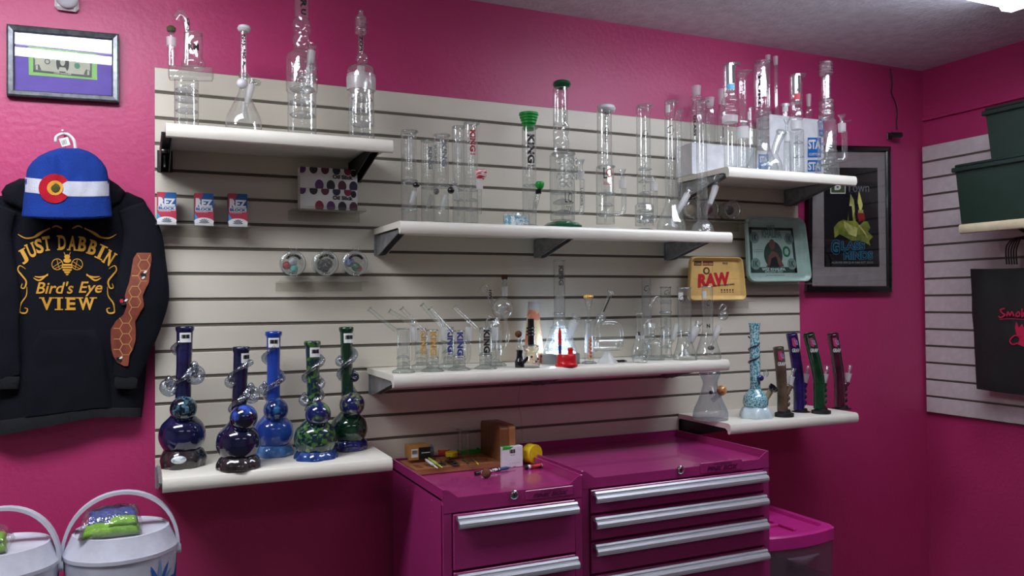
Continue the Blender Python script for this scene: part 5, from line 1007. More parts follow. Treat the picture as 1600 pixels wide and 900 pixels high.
for j in range(-2, 14):
    for i in range(-1, 6):
        hx = 168+i*s6*1.5; hy = 398+j*s6*1.732+(s6*.866 if i % 2 else 0)
        for k in (0, 1, 2):
            a0, a1 = k*PI/3, (k+1)*PI/3; A_ = (hx+s6*math.cos(a0), hy+s6*math.sin(a0)); B_ = (hx+s6*math.cos(a1), hy+s6*math.sin(a1))
            ok = all(395 < q_[1] < 571 and rows(q_[1], comb)[0] < q_[0] < rows(q_[1], comb)[1] for q_ in (A_, B_))
            if ok: gs.append(line_px([A_, B_], 1.1, lambda x, y: cs(x, y, .0026)))
mk('honeycomb_line', join(*gs), mat('pale_gold_line', (196, 150, 90), .6), SL)
mk('printed_bee', join(*[disc_px(x, y, 5, lambda x, y: cs(x, y, .003), ry=3.5, rot=.5) for x, y in ((224, 430), (192, 473), (186, 562))]), M_ink, SL); mk('printed_bee_wing', join(*[disc_px(x, y, 3, lambda x, y: cs(x, y, .0036), ry=1.6, rot=-.6) for x, y in ((227, 425), (224, 434), (197, 469), (189, 559))]), INK['white'], SL)
mk('printed_bee_head', disc_px(190, 470, 3, lambda x, y: cs(x, y, .0036)), M_raw, SL)

# hanger hook + beanie
t = thing('coat_hanger', 'white hanger hook sticking up above the blue beanie', 'hanger', tuple(at(103, 240, -.05)))
mk('hook', sweep([tuple(at(x, y, -.06)) for x, y in smoothpts([(87, 222), (88, 214), (97, 209), (106, 210), (114, 217), (117, 226), (117, 240), (112, 262)], 5)], .0042, 10), M_white, t, smooth=True)
mk('hook_nail', lathe(at(101, 211, -.0)+Vector((0, -.001, 0)), (0, -1, 0), [(0, .003), (.066, .0022), (.067, .0026), (.069, .0026)], 12, cap1=True), M_chrome, t, smooth=True, auto=40)
bn = [(231.5, 92, 122), (234, 84, 131), (238, 72, 142), (245, 59, 152), (253, 50, 160), (262, 43.5, 166), (268, 41.5, 168), (285, 39, 170.5), (300, 37.5, 172), (320, 35.5, 174), (338, 33.5, 175.5)]
cb = pillow(bn, -.101, .04, fold=.006, fs=.05, pw=3); cbw = lambda x, y, e=0: cb(x, y, e)
tb = thing('beanie', 'blue and white knitted beanie with a red ring emblem over the hoodie', 'hat', tuple(at(104, 338, -.1)))
M_kn = mat('blue_knit', (26, 60, 146), .85, bump=.8, bscale=400, spec=.2); M_kw = mat('white_knit', (206, 208, 222), .85, bump=.8, bscale=400, spec=.2); M_kr = mat('red_knit', (178, 22, 44), .85, bump=.8, bscale=400, spec=.2); M_ky = mat('gold_knit', (224, 160, 60), .85, bump=.8, bscale=400, spec=.2)
def bem(x, y, e=0): q = cbw(x, y, e); k = max(0, (y-300)/38); return at(x, y+k*3*math.sin((x-34)/142*PI), q.y)
mk('crown', surf(bn, bem, 40, 40, back=-.1005), M_kn, tb, smooth=True)
def strip(tabu, e, nx=40, ny=8):
    V, Fc = [], []
    for j in range(ny+1):
        for i in range(nx+1):
            f = i/nx; x = tabu[0][0]+(tabu[1][0]-tabu[0][0])*f; ya = tabu[0][1]+(tabu[1][1]-tabu[0][1])*f; yb_ = tabu[3][1]+(tabu[2][1]-tabu[3][1])*f; bow = 3*math.sin(PI*f)
            V.append(bem(x, ya+(yb_-ya)*j/ny+bow, e))
    for j in range(ny):
        for i in range(nx): a = j*(nx+1)+i; Fc.append((a, a+1, a+nx+2, a+nx+1))
    return V, Fc
mk('white_band', strip(((39.2, 277), (170.3, 283), (172.6, 306), (37.2, 300)), .0012), M_kw, tb, smooth=True)
def sector(x, y, r0, r1, a0, a1, e, n=24):
    V, Fc = [], []
    for i in range(n+1):
        a = math.radians(a0+(a1-a0)*i/n)
        for j in range(4): r = r0+(r1-r0)*j/3; V.append(bem(x+math.cos(a)*r*1.1, y+math.sin(a)*r, e))
        if i:
            for j in range(3): b = 4*i+j; Fc.append((b-4, b-3, b+1, b))
    return V, Fc
mk('red_ring', sector(85, 294, 9, 22.5, 32, 328, .0026), M_kr, tb, smooth=True); mk('gold_disc', sector(86, 293.5, .3, 11.5, 0, 360, .0038), M_ky, tb, smooth=True)
mk('woven_bud', ball(bem(86, 293.5, .003), 7*mpp(at(86, 293, -.12)), 14, 10, (1, .3, 1.05)), M_herb, tb, smooth=True)
mk('price_tag', poly_px([(92, 217), (106, 214), (110, 226), (97, 229.5)], plane_conf(-.134)), M_label, tb); mk('barcode', join(*[line_px([(96+i*1.6, 219-i*.4), (98+i*1.6, 227-i*.4)], .7, plane_conf(-.1346)) for i in range(5)]), M_ink, tb)
mk('tag_string', sweep([at(101, 213, -.1335), at(103, 232, -.128)], .0007, 6), M_ink, tb)

# wall sensor, small camera with cable
t = thing('smoke_detector', 'white domed detector cut by the top edge above the dollar bill frame', 'detector', tuple(at(105, -6, 0)))
k = mpp(at(105, -4, 0)); mk('base', box(at(86, 0, 0).x, at(124, 0, 0).x, -.022, -.0005, at(105, 19, 0).z, at(105, -30, 0).z, .008), M_white, t)
mk('dome', ball(at(105, -3, -.024), 16*k, 28, 16, (1, .5, 1)), mat('pearl_dome', (200, 200, 208), .25, coat=.4), t, smooth=True)
t = thing('security_camera', 'small black camera on the pink wall above the poster', 'camera', tuple(at(1400, 214, -.02)))
c0 = at(1402, 210, -.045); mk('body', lathe(c0+Vector((-.028, .012, -.002)), Vector((1, -.3, 0)), [(0, .009), (.003, .0125), (.05, .0125), (.053, .010)], 20, cap1=True), M_black, t, smooth=True, auto=40)
mk('mount', join(box(c0.x-.006, c0.x+.006, -.05, -.0005, c0.z-.004, c0.z+.004, .002), box(c0.x-.014, c0.x+.014, -.006, -.0005, c0.z-.016, c0.z+.016, .002)), M_black, t)
single('camera_cable', sweep([tuple(at(x, y, -.006)) for x, y in smoothpts([(1391, 107), (1394, 130), (1393, 145), (1399, 160), (1402, 175), (1401, 192), (1402, 203)], 5)], .0026, 8), M_black, 'thin black cable running down the pink wall from the ceiling to the camera', 'cable', smooth=True)
single('power_cable', sweep([tuple(at(x, y, -.03)) for x, y in smoothpts([(820, 573), (818, 590), (812, 610), (810, 630), (814, 650), (815, 668), (816, 690)], 5)], .0013, 6), M_acry, 'thin pale cable hanging below the middle shelf in front of the slat wall', 'cable', smooth=True)

# ------------------------------------------------------------------ tool cabinets
def cabinet(label, x0, x1, yf, yb_, zt, rows_, badge, lock, grp=None, shelves=3):
    t = thing('tool_cabinet', label, 'tool cabinet', ((x0+x1)/2, (yf+yb_)/2, 0), grp)
    zs_ = zt-.024
    mk('casing', join(box(x0, x1, yf+.012, yb_, .11, zs_-.002, .002), box(x0, x0+.022, yf, yf+.02, .11, zs_-.02), box(x1-.022, x1, yf, yf+.02, .11, zs_-.02), box(x0, x1, yf+.001, yf+.02, .11, .15)), M_tool, t)
    mk('top_panel', box(x0+.002, x1-.002, yf+.003, yb_-.002, zs_-.0018, zs_), M_tool, t)
    c = .042
    pf = [(x0, rows_[0][1]+.002), (x1, rows_[0][1]+.002), (x1, zt), (x1-.012, zt-.002), (x1-c, zs_+.001), (x0+c, zs_+.001), (x0+.012, zt-.002), (x0, zt)]
    mk('front_rail', extrude_y(pf, yf-.001, yf+.003), M_tool, t)
    for xs in (x0, x1-.003): mk('side_rim', join(box(xs, xs+.003, yf, yb_, zs_-.01, zt, .001), box(xs-.002, xs+.005, yf, yb_, zt-.003, zt+.001, .001)), M_tool, t)
    mk('back_rim', join(box(x0, x1, yb_-.003, yb_, zs_-.01, zt, .001), box(x0, x1, yb_-.005, yb_+.001, zt-.003, zt+.001, .001)), M_tool, t)
    for z1_, z0_ in rows_[1]:
        d = mk('drawer', box(x0+.026, x1-.026, yf-.006, yf+.012, z0_+.004, z1_-.003, .0015), M_tool, t)
        zh = z1_-.012; prof = [(yf-.006, zh+.004), (yf-.016, zh+.006), (yf-.020, zh+.001), (yf-.019, zh-.004), (yf-.026, zh-.006), (yf-.0305, zh-.012), (yf-.031, zh-.019), (yf-.027, zh-.025), (yf-.021, zh-.026), (yf-.0235, zh-.021), (yf-.023, zh-.013), (yf-.016, zh-.006), (yf-.006, zh-.006)]
        mk('handle', extrude_x(prof, x0+.034, x1-.024), M_alu, d)
        for xe in (x0+.0335, x1-.0245): mk('end_cap', extrude_x([(a_*1.0, b_) for a_, b_ in prof], xe, xe+.001), MATS['brushed_stand'], d)
    a_ = at(*lock, yf-.001); l = mk('lock', lathe(a_, (0, -1, 0), [(0, .0125), (.004, .0125), (.006, .0105), (.007, .008), (.0045, .0075)], 28, cap1=True), M_chrome, t, smooth=True, auto=40); mk('keyway', box(a_.x-.001, a_.x+.001, yf-.0072, yf-.005, a_.z-.004, a_.z+.004), M_ink, l)
    bx = [at(*q, yf-.0015) for q in badge]; zc = (bx[0].z+bx[3].z)/2; hz = (bx[0].z-bx[3].z)/2; xa, xb = bx[0].x, bx[1].x
    bb = mk('badge', box(xa, xb, yf-.0035, yf-.0005, zc-hz, zc+hz, .001), M_tool, t)
    cf_ = lambda u, v: Vector((xa+(xb-xa)*u, yf-.0042, zc+hz-2*hz*v)); mk('badge_lettering', join(text_px('PINK BOX', .14, .4, .9, .9, cf_, bold=.05, shear=.35), text_px('THE ORIGINAL', .3, .15, .75, .32, cf_, bold=.03, shear=.3)), mat('plum_badge_print', (96, 24, 76), .3), bb)
    for x_ in (x0+.05, x1-.05):
        for y_ in (yf+.06, yb_-.06): mk('caster', join(lathe((x_-.012, y_, .05), (1, 0, 0), [(0, .044), (.002, .05), (.022, .05), (.024, .044)], 20, cap1=True), box(x_-.02, x_+.02, y_-.02, y_+.02, .1, .1105), box(x_-.018, x_-.0135, y_-.012, y_+.012, .045, .102), box(x_+.0135, x_+.018, y_-.012, y_+.012, .045, .102)), M_black, t)
    return t, zs_
YF = -.525; ZT = .953
zz = lambda x, y: at(x, y, YF).z
bz = [zz(932, 763), zz(932, 803), zz(932, 845), zz(932, 897)]
bx0 = at(909.5, 760, YF).x; bx1 = at(1201, 740, YF).x
bz += [bz[3]-.11, bz[3]-.26, bz[3]-.42, .15]
tbig, zsB = cabinet('wide pink tool cabinet with four aluminium handled drawers in view', bx0, bx1, YF, -.024, ZT, (('', bz[0]), [(bz[i], bz[i+1]) for i in range(7)]), ((1094, 724), (1159, 718), (1159, 735), (1094, 740)), (1063, 734))
sz = [zz(716, 798), zz(716, 888)]; sz += [sz[1]-.16, sz[1]-.34, .15]
sx0 = at(693, 765, YF-.02).x; sx1 = bx0-.012
tsm, zsS = cabinet('narrow pink tool cabinet whose top is cluttered with small items', sx0, sx1, YF-.02, -.06, ZT-.006, (('', sz[0]), [(sz[i], sz[i+1]) for i in range(4)]), ((821, 767), (895, 757), (895, 774), (821, 781)), (803, 773))
for k_, (x_, y_) in enumerate(((636, 754), (636, 766), (636, 780), (675, 782), (675, 800), (675, 813))):
    p_ = atx(x_, y_, sx0); mk('rivet', ball(p_, .0018, 8, 6), M_tool, tsm)

# things on the narrow cabinet
def cat(x, y, z=None): return atz(x, y, z or zsS)
M_bamboo = mat('bamboo_board', (162, 108, 70), .45, c2=(138, 88, 54), scale=12, stretch=(1, 10, 10)); M_walnut = mat('warm_walnut', (132, 86, 50), .4, c2=(108, 68, 38), scale=10, stretch=(1, 8, 1), coat=.2)
A = cat(671, 745); B_ = cat(781, 728); C_ = cat(628, 716)
# board aligned with the cabinet: front edge y of A, between x of A and B
zb_ = zsS+.0004; fy = min(A.y, B_.y)+.0; x0_, x1_ = sx0+.02, at(783, 728, (A.y+B_.y)/2).x
fy = (A.y+B_.y)/2; by_ = -.07
t = thing('wooden_rolling_board', 'bamboo board with routed slots lying on the narrow cabinet', 'board', ((x0_+x1_)/2, (fy+by_)/2, zb_))
H_ = .019
def slotboard():
    # solid frame pieces around recesses
    X = lambda f: x0_+(x1_-x0_)*f; Y_ = lambda f: fy+(by_-fy)*f
    g_ = [box(x0_, x1_, fy, by_, zb_, zb_+H_*.55, .002)]
    for (a0, a1, b0, b1) in ((0, 1, 0, .1), (0, 1, .48, .56), (0, 1, .93, 1), (0, .05, .1, .48), (.12, .17, .1, .48), (.56, .62, .1, .48), (.94, 1, .1, .48), (0, .06, .56, .93), (.42, .5, .56, .93), (.93, 1, .56, .93)):
        g_.append(box(X(a0), X(a1), Y_(b0), Y_(b1), zb_+H_*.5, zb_+H_))
    return join(*g_)
mk('board', slotboard(), M_bamboo, t)
XB = lambda f: x0_+(x1_-x0_)*f; YB = lambda f: fy+(by_-fy)*f; ztb = zb_+H_+.0003; zrec = zb_+H_*.55+.0003
M_blkp = mat('black_plastic_tool', (22, 22, 24), .35)
def tool(name, label, cat_, pa, pb, z, r0, r1, m, tipm=None):
    t = thing(name, label, cat_, tuple((Vector(pa+(z,))+Vector(pb+(z,)))/2), 'small tools lying in the wooden board')
    a_ = Vector(pa+(z+r0,)); b_ = Vector(pb+(z+r0,)); mk('handle', sweep([a_, a_.lerp(b_, .1), a_.lerp(b_, .62)], [r0*.7, r0, r0], 10), m, t, smooth=True); mk('tip', sweep([a_.lerp(b_, .62), a_.lerp(b_, .8), b_], [r1, r1, r1*.4], 8), tipm or M_chrome, t, smooth=True)
M_wht = M_white; M_lime = mat('lime_plastic', (188, 206, 90), .4)
CT = lambda x, y: tuple(cat(x, y, ztb).xy)
tool('dab_tool', 'white handled tool, leftmost in the wooden board', 'tool', CT(665, 720), CT(684, 734), ztb, .0045, .0028, M_wht, M_wht)
tool('dab_tool', 'pale yellow handled tool beside the white one in the board', 'tool', CT(670, 718), CT(691, 733), ztb, .0045, .003, M_lime, M_lime)
for i, (sx_, sy_) in enumerate(((690, 727), (703, 721), (711, 727))):
    cc_ = CT(sx_, sy_); x_ = y_ = 0; XC, YC = cc_
    tt = thing('black_scraper', ('left black scraper in the middle of the wooden board', 'middle black scraper on the wooden board', 'right black scraper on the wooden board, nearest its front')[i], 'tool', (XC, YC, ztb+i*.0001), 'small tools lying in the wooden board')
    mk('blade', box(XC-.014, XC+.012, YC-.012, YC+.012, ztb+.0002, ztb+.004, .0015), M_blkp, tt); mk('grip', sweep([(XC, YC+.004, ztb+.0065), (XC+.006, YC+.022, ztb+.009)], .0025, 8), M_blkp, tt, smooth=True)
for i, (xa_, ya_, xb2, yb2, m_, l_) in enumerate(((724, 718, 735, 730, M_herb, 'olive handled tool at the left of the right slot'), (738, 717, 748, 728, mat('brass_tool', (150, 120, 70), .35, metal=.7), 'brass tool with yellow tip at the right of the slot'))):
    tool('dab_tool', l_, 'tool', CT(xa_, ya_), CT(xb2, yb2), ztb, .0032, .0022, m_, mat('yellow_tip', (232, 200, 40), .4) if i else None)
M_yel = mat('yellow_rubber', (232, 206, 20), .55, c2=(222, 190, 16), scale=60)
def container(name, label, px, py, r_, h_, m, z=None, lidm=None, cat_='container'):
    z = z or ztb; c_ = atz(px, py, z); r = r_*mpp(c_); t = thing(name, label, cat_, tuple(c_))
    mk('body', lathe(c_, (0, 0, 1), [(0, r*.96), (.001, r), (h_*.6, r), (h_*.62, r*.95)], 28), m, t, smooth=True, auto=40); mk('lid', lathe(c_, (0, 0, 1), [(h_*.62, r*1.03), (h_-.001, r*1.03), (h_, r*.98), (h_, r*.85), (h_-.002, r*.8)], 28, cap1=True), lidm or m, t, smooth=True, auto=40)
container('silicone_container', 'round yellow silicone pot on the wooden board', 705.5, 713, 9.5, .015, M_yel)
container('silicone_container', 'round orange red silicone pot behind the yellow one', 693, 708, 9.5, .013, mat('orange_silicone', (232, 74, 34), .5))
gc = cat(733, 706, ztb); t = thing('silicone_mat', 'square bright green silicone dish at the back of the wooden board', 'dish', tuple(gc)); kk = mpp(gc)
M_gs = mat('bright_green_silicone', (24, 172, 40), .5); W2 = 17*kk
mk('dish', join(box(gc.x-W2, gc.x+W2, gc.y-.032, gc.y+.034, gc.z+.0002, gc.z+.004), box(gc.x-W2, gc.x-W2+.003, gc.y-.032, gc.y+.034, gc.z+.003, gc.z+.010, .001), box(gc.x+W2-.003, gc.x+W2, gc.y-.032, gc.y+.034, gc.z+.003, gc.z+.010, .001), box(gc.x-W2, gc.x+W2, gc.y-.032, gc.y-.029, gc.z+.003, gc.z+.010, .001), box(gc.x-W2, gc.x+W2, gc.y+.031, gc.y+.034, gc.z+.003, gc.z+.010, .001)), M_gs, t)
mk('tab', box(gc.x-.004, gc.x+.008, gc.y-.045, gc.y-.032, gc.z+.0002, gc.z+.003, .001), M_gs, t)
# yellow-black packet with a jar beside it
a_ = cat(641, 720, ztb); b_ = cat(651, 719, ztb); kx = mpp(a_)
t = thing('bulb_carton', 'amber and black carton with white barcode label on the wooden board', 'box', (a_.x+.022, a_.y+.0, ztb))
x_0, x_1, y_0, y_1 = a_.x, a_.x+.068, a_.y, a_.y+.06
mk('carton', box(x_0, x_1, y_0, y_1, ztb, ztb+.045, .001), mat('amber_carton', (190, 134, 66), .45), t); mk('dark_face', rect_px(.42, .12, 1, .98, lambda u, v: Vector((x_0+(x_1-x_0)*u, y_0-.0006, ztb+.045*(1-v)))), M_ink, t)
mk('barcode_label', rect_px(.05, .2, .38, .8, lambda u, v: Vector((x_0+(x_1-x_0)*u, y_0-.0006, ztb+.045*(1-v)))), M_label, t); mk('barcode', join(*[rect_px(.09+i*.045, .3, .11+i*.045+(i % 2)*.01, .56, lambda u, v: Vector((x_0+(x_1-x_0)*u, y_0-.0012, ztb+.045*(1-v)))) for i in range(6)]), M_ink, t)
mk('gloss_stripe', rect_px(.55, .48, .98, .54, lambda u, v: Vector((x_0+(x_1-x_0)*u, y_0-.0012, ztb+.045*(1-v)))), M_label, t)
t = thing('lens_cap', 'grey blue round cap standing against the amber carton', 'cap', (x_1+.008, (y_0+y_1)/2, ztb)); mk('ring', lathe((x_1+.001, (y_0+y_1)/2-.004, ztb+.0215), (1, 0, 0), [(0, .020), (.001, .021), (.013, .021), (.014, .016)], 28, cap1=True), mat('slate_cap', (104, 118, 134), .35), t, smooth=True, auto=40); mk('hub', lathe((x_1+.012, (y_0+y_1)/2-.004, ztb+.0215), (1, 0, 0), [(0, .008), (.0035, .007)], 20, cap1=True), M_blkp, t)
for i, (px_, py_, tp_) in enumerate(((717, 704, 671), (729, 703, 676))):
    p = Pipe(('thin clear glass tube standing left behind the green dish', 'thin clear glass tube standing right behind the green dish')[i], px_, -.072, zsS+.0004, 'clear tubes at the back of the narrow cabinet', 'glass_tube', 'glass tube'); p.lat('tube', M_clear, [(None, 3.6), (tp_, 3.6)]); p.ring('mouth_rim', M_thick, tp_, 4.3, 1)
    if i == 0: p.lat('inner_bulb', M_thick, [(696, 1), (690, 2.6), (684, 1.2), (678, 2.4)])
# wooden boxes
a_ = cat(749, 716); Hh = .135
t = thing('wooden_box', 'tall hinged wooden box standing on end on the narrow cabinet', 'box', (a_.x+.05, -.2, zsS))
wx0, wx1 = at(777, 700, -.25).x, at(790, 700, -.25).x
wx0 = at(779, 690, -.225).x; wx1 = at(793, 690, -.225).x; zt_ = at(783, 665, -.225).z
th_ = (wx1-wx0)
def plank(xa_, xb2): 
    V, Fc = [], []
    P = []; ya_, yb2, z0_, z1_ = -.235, -.075, zsS+.0005, zt_; r = .016
    for cy_, cz_, a0 in ((ya_, z0_, 180), (yb2, z0_, 270), (yb2, z1_, 0), (ya_, z1_, 90)):
        for k in range(6):
            a1_ = math.radians(a0+18*k); P.append(((ya_+r if cy_ == ya_ else yb2-r)+math.cos(a1_)*r, (z0_+r if cz_ == z0_ else z1_-r)+math.sin(a1_)*r))
    return extrude_x(P, xa_, xb2)
mk('lid_half', plank(wx0, wx0+th_*1.02-.0006), M_walnut, t); mk('box_half', plank(wx0+th_*1.02+.0006, wx0+th_*1.75), mat('light_walnut', (176, 126, 80), .4, c2=(150, 102, 60), scale=10, stretch=(1, 8, 1)), t)
mk('hinge', box(wx0+th_*.7, wx0+th_*1.3, -.12, -.1, zt_-.0005, zt_+.001), M_steel, t)
WX = wx0+th_*1.75
# red container behind, white carton, yellow puck, marker, pen, brown ball
a_ = cat(803, 700); container('red_container', 'red plastic pot mostly hidden behind the white carton', 803, 702, 8, .075, M_red, zsS+.0004)
a_ = cat(785.5, 733); b_ = cat(816, 728); yy = (a_.y+b_.y)/2
a_ = at(785, 731, yy); b_ = at(817, 727, yy); zt_ = at(785, 699, yy).z
t = thing('white_carton', 'white carton with green corner and barcode on the narrow cabinet', 'box', ((a_.x+b_.x)/2, yy+.013, zsS))
mk('carton', box(a_.x, b_.x, yy, yy+.026, zsS+.0004, zt_, .001), M_card, t); cf = lambda u, v: Vector((a_.x+(b_.x-a_.x)*u, yy-.0006, zsS+(zt_-zsS)*(1-v)))
mk('green_corner', poly_px([(.02, .0), (.55, .0), (.38, .12), (.02, .14)], cf), M_gs, t); mk('barcode', join(*[rect_px(.36+i*.04, .14, .38+i*.04+(i % 3)*.006, .32, cf) for i in range(7)]), M_ink, t)
mk('green_top', ([Vector((a_.x+.002, yy+.002, zt_+.0006)), Vector((a_.x+.03, yy+.002, zt_+.0006)), Vector((a_.x+.035, yy+.024, zt_+.0006)), Vector((a_.x+.002, yy+.024, zt_+.0006))], [(0, 1, 2, 3)]), M_gs, t)
mk('small_print', join(rect_px(.4, .4, .48, .42, cf), rect_px(.52, .4, .6, .42, cf)), M_ink, t); mk('red_print', join(*[rect_px(.38+.09*i, .76, .4+.09*i, .82, cf) for i in range(6)]), mat('faint_red_print', (214, 150, 150), .5), t)
c_ = cat(834, 724); r = 15*mpp(c_); t = thing('yellow_puck', 'thick round yellow silicone pot standing on its edge', 'container', tuple(c_))
mk('body', lathe(c_+Vector((-.012, .018, r+.0006)), Vector((.35, -1, 0)), [(0, r*.96), (.002, r), (.034, r), (.036, r*.97)], 36, cap1=True), M_yel, t, smooth=True, auto=35); mk('lid_seam', torus(c_+Vector((-.0085, .008, r+.0006)), Vector((.35, -1, 0)), r-.0002, .0007, 36, 6), M_yel, t, smooth=True)
a_ = cat(821, 734)+Vector((0, 0, .0075)); b_ = cat(856, 730)+Vector((0, 0, .0075)); d_ = b_-a_; t = thing('red_marker', 'stubby marker with black cap and red printed wrap beside the yellow pot', 'marker', tuple((a_+b_)/2-Vector((0, 0, .0073))))
l_ = d_.length; mk('barrel', lathe(a_, d_, [(0, .0068), (l_*.72, .0068)], 20, cap1=True), M_label, t, smooth=True, auto=40); mk('wrap', lathe(a_, d_, [(l_*.2, .0071), (l_*.68, .0071)], 20, cap0=False), mat('red_wrap', (196, 40, 44), .5, c2=(60, 20, 30), scale=120, lo=.5, hi=.54), t, smooth=True); mk('cap', lathe(a_, d_, [(-.002, .006), (0, .0074), (l_*.1, .0074)], 20, cap1=True), M_blkp, t, smooth=True, auto=40); mk('end_plug', lathe(a_, d_, [(l_*.72, .0058), (l_*.98, .0056), (l_, .004)], 20, cap1=True), M_silver, t, smooth=True, auto=40)
a_ = cat(742, 743)+Vector((0, 0, .0062)); b_ = cat(806, 732)+Vector((0, 0, .0062)); d_ = b_-a_; l_ = d_.length; t = thing('marker_pen', 'long black, white and blue pen lying at the front of the narrow cabinet', 'pen', tuple((a_+b_)/2-Vector((0, 0, .006))))
mk('cap', lathe(a_, d_, [(0, .0045), (.001, .006), (l_*.12, .006)], 16, cap1=True), M_blkp, t, smooth=True, auto=40); mk('barrel', lathe(a_, d_, [(l_*.12, .0055), (l_*.58, .0052)], 16, cap0=False), mat('black_white_wrap', (236, 236, 240), .4, c2=(20, 20, 30), scale=110, lo=.5, hi=.53), t, smooth=True); mk('blue_section', lathe(a_, d_, [(l_*.58, .0052), (l_*.76, .005), (l_*.84, .0025)], 16, cap0=False, cap1=True), mat('steel_blue', (52, 82, 132), .35), t, smooth=True); mk('tip', lathe(a_, d_, [(l_*.84, .0022), (l_, .001)], 12, cap1=True), M_silver, t, smooth=True)
c_ = cat(760, 747.5); r = 7.6*mpp(c_); single('cork_ball', ball(c_+Vector((0, 0, r+.0005)), r, 24, 16), M_cork, 'brown cork ball in front of the long pen', 'ball', smooth=True)

# ------------------------------------------------------------------ plastic drawer tower
M_ppink = mat('translucent_pink_plastic', (214, 50, 150), .35); M_pclear = glass_mat('cloudy_drawer_plastic', (224, 218, 226), (150, 140, 155), 1.2, rough=.12, haze=.3, hazec=(190, 170, 190))
fx1 = atz(1310, 822, .65).x; dy0 = atz(1310, 822, .65).y; dx0 = fx1-.36; dy1 = dy0+.36
t = thing('drawer_tower', 'pink plastic drawer tower with cloudy clear drawers right of the cabinets', 'drawers', ((dx0+fx1)/2, (dy0+dy1)/2, 0))
def rrect(ins, r=.035, bow=.02, n=6):
    P = []
    for (cx_, cy_, a0) in ((fx1-ins-r, dy1-ins-r, 0), (dx0+ins+r, dy1-ins-r, 90), (dx0+ins+r, dy0+ins+r, 180), (fx1-ins-r, dy0+ins+r, 270)):
        for k in range(n+1): a1_ = math.radians(a0+90*k/n); P.append([cx_+math.cos(a1_)*r, cy_+math.sin(a1_)*r])
    # bowed front
    out = []
    for k, (x, y) in enumerate(P):
        out.append((x, y))
        if k == 3*(n+1)-1:
            for s_ in range(1, 12): f = s_/12; out.append((dx0+ins+r+(fx1-dx0-2*ins-2*r)*f, dy0+ins-bow*4*f*(1-f)))
    return out
def stack(levels, cap0=True, cap1=True):
    V, Fc = [], []; n = len(rrect(0))
    for ins, z in levels: V += [(x, y, z) for x, y in rrect(ins)]
    for i in range(len(levels)-1):
        for k in range(n): Fc.append((i*n+k, i*n+(k+1) % n, (i+1)*n+(k+1) % n, (i+1)*n+k))
    if cap0: Fc.append(tuple(range(n))[::-1])
    if cap1: Fc.append(tuple((len(levels)-1)*n+k for k in range(n)))
    return V, Fc
zt_ = .65
mk('top', stack([(0, zt_-.045), (0, zt_-.006), (.006, zt_), (.03, zt_), (.034, zt_-.012), (.034, zt_-.012)]), M_ppink, t, smooth=True, auto=30)
mk('lid_compartment', join(box(dx0+.2, dx0+.215, dy0+.05, dy1-.05, zt_-.012, zt_-.002, .002), box(dx0+.05, dx0+.2, dy0+.12, dy0+.135, zt_-.012, zt_-.002, .002), *[box(dx0+.05, dx0+.19, dy0+.15+i*.018, dy0+.158+i*.018, zt_-.0125, zt_-.006, .001) for i in range(9)]), M_ppink, t)
z_ = zt_-.045
for i in range(3):
    d = mk('drawer', stack([(.006, z_-.135), (.003, z_-.003)], cap1=False), M_pclear, t, smooth=True, auto=30)
    xm = (dx0+fx1)/2; gr = []
    V, Fc = [], []
    for s_ in range(17):
        f = s_/16; x = xm-.07+.14*f; q_ = (x-dx0-.035)/(fx1-dx0-.07); yb3 = dy0-.02*4*q_*(1-q_)+.002; arch = .03*math.sin(PI*f)
        V += [(x, yb3-.001, z_-.03), (x, yb3-.010, z_-.034), (x, yb3-.001, z_-.036-arch)]
        if s_: b = 3*s_; Fc += [(b-3, b, b+1, b-2), (b-2, b+1, b+2, b-1)]
    mk('finger_pull', (V, Fc), M_pclear, d, smooth=True)
    z_ -= .137
    mk('divider', stack([(0, z_-.03), (-.002, z_-.002), (.004, z_)]), M_ppink, t, smooth=True, auto=30); z_ -= .031
mk('foot', stack([(.01, .0), (.005, z_+.001)]), M_ppink, t, smooth=True, auto=30)

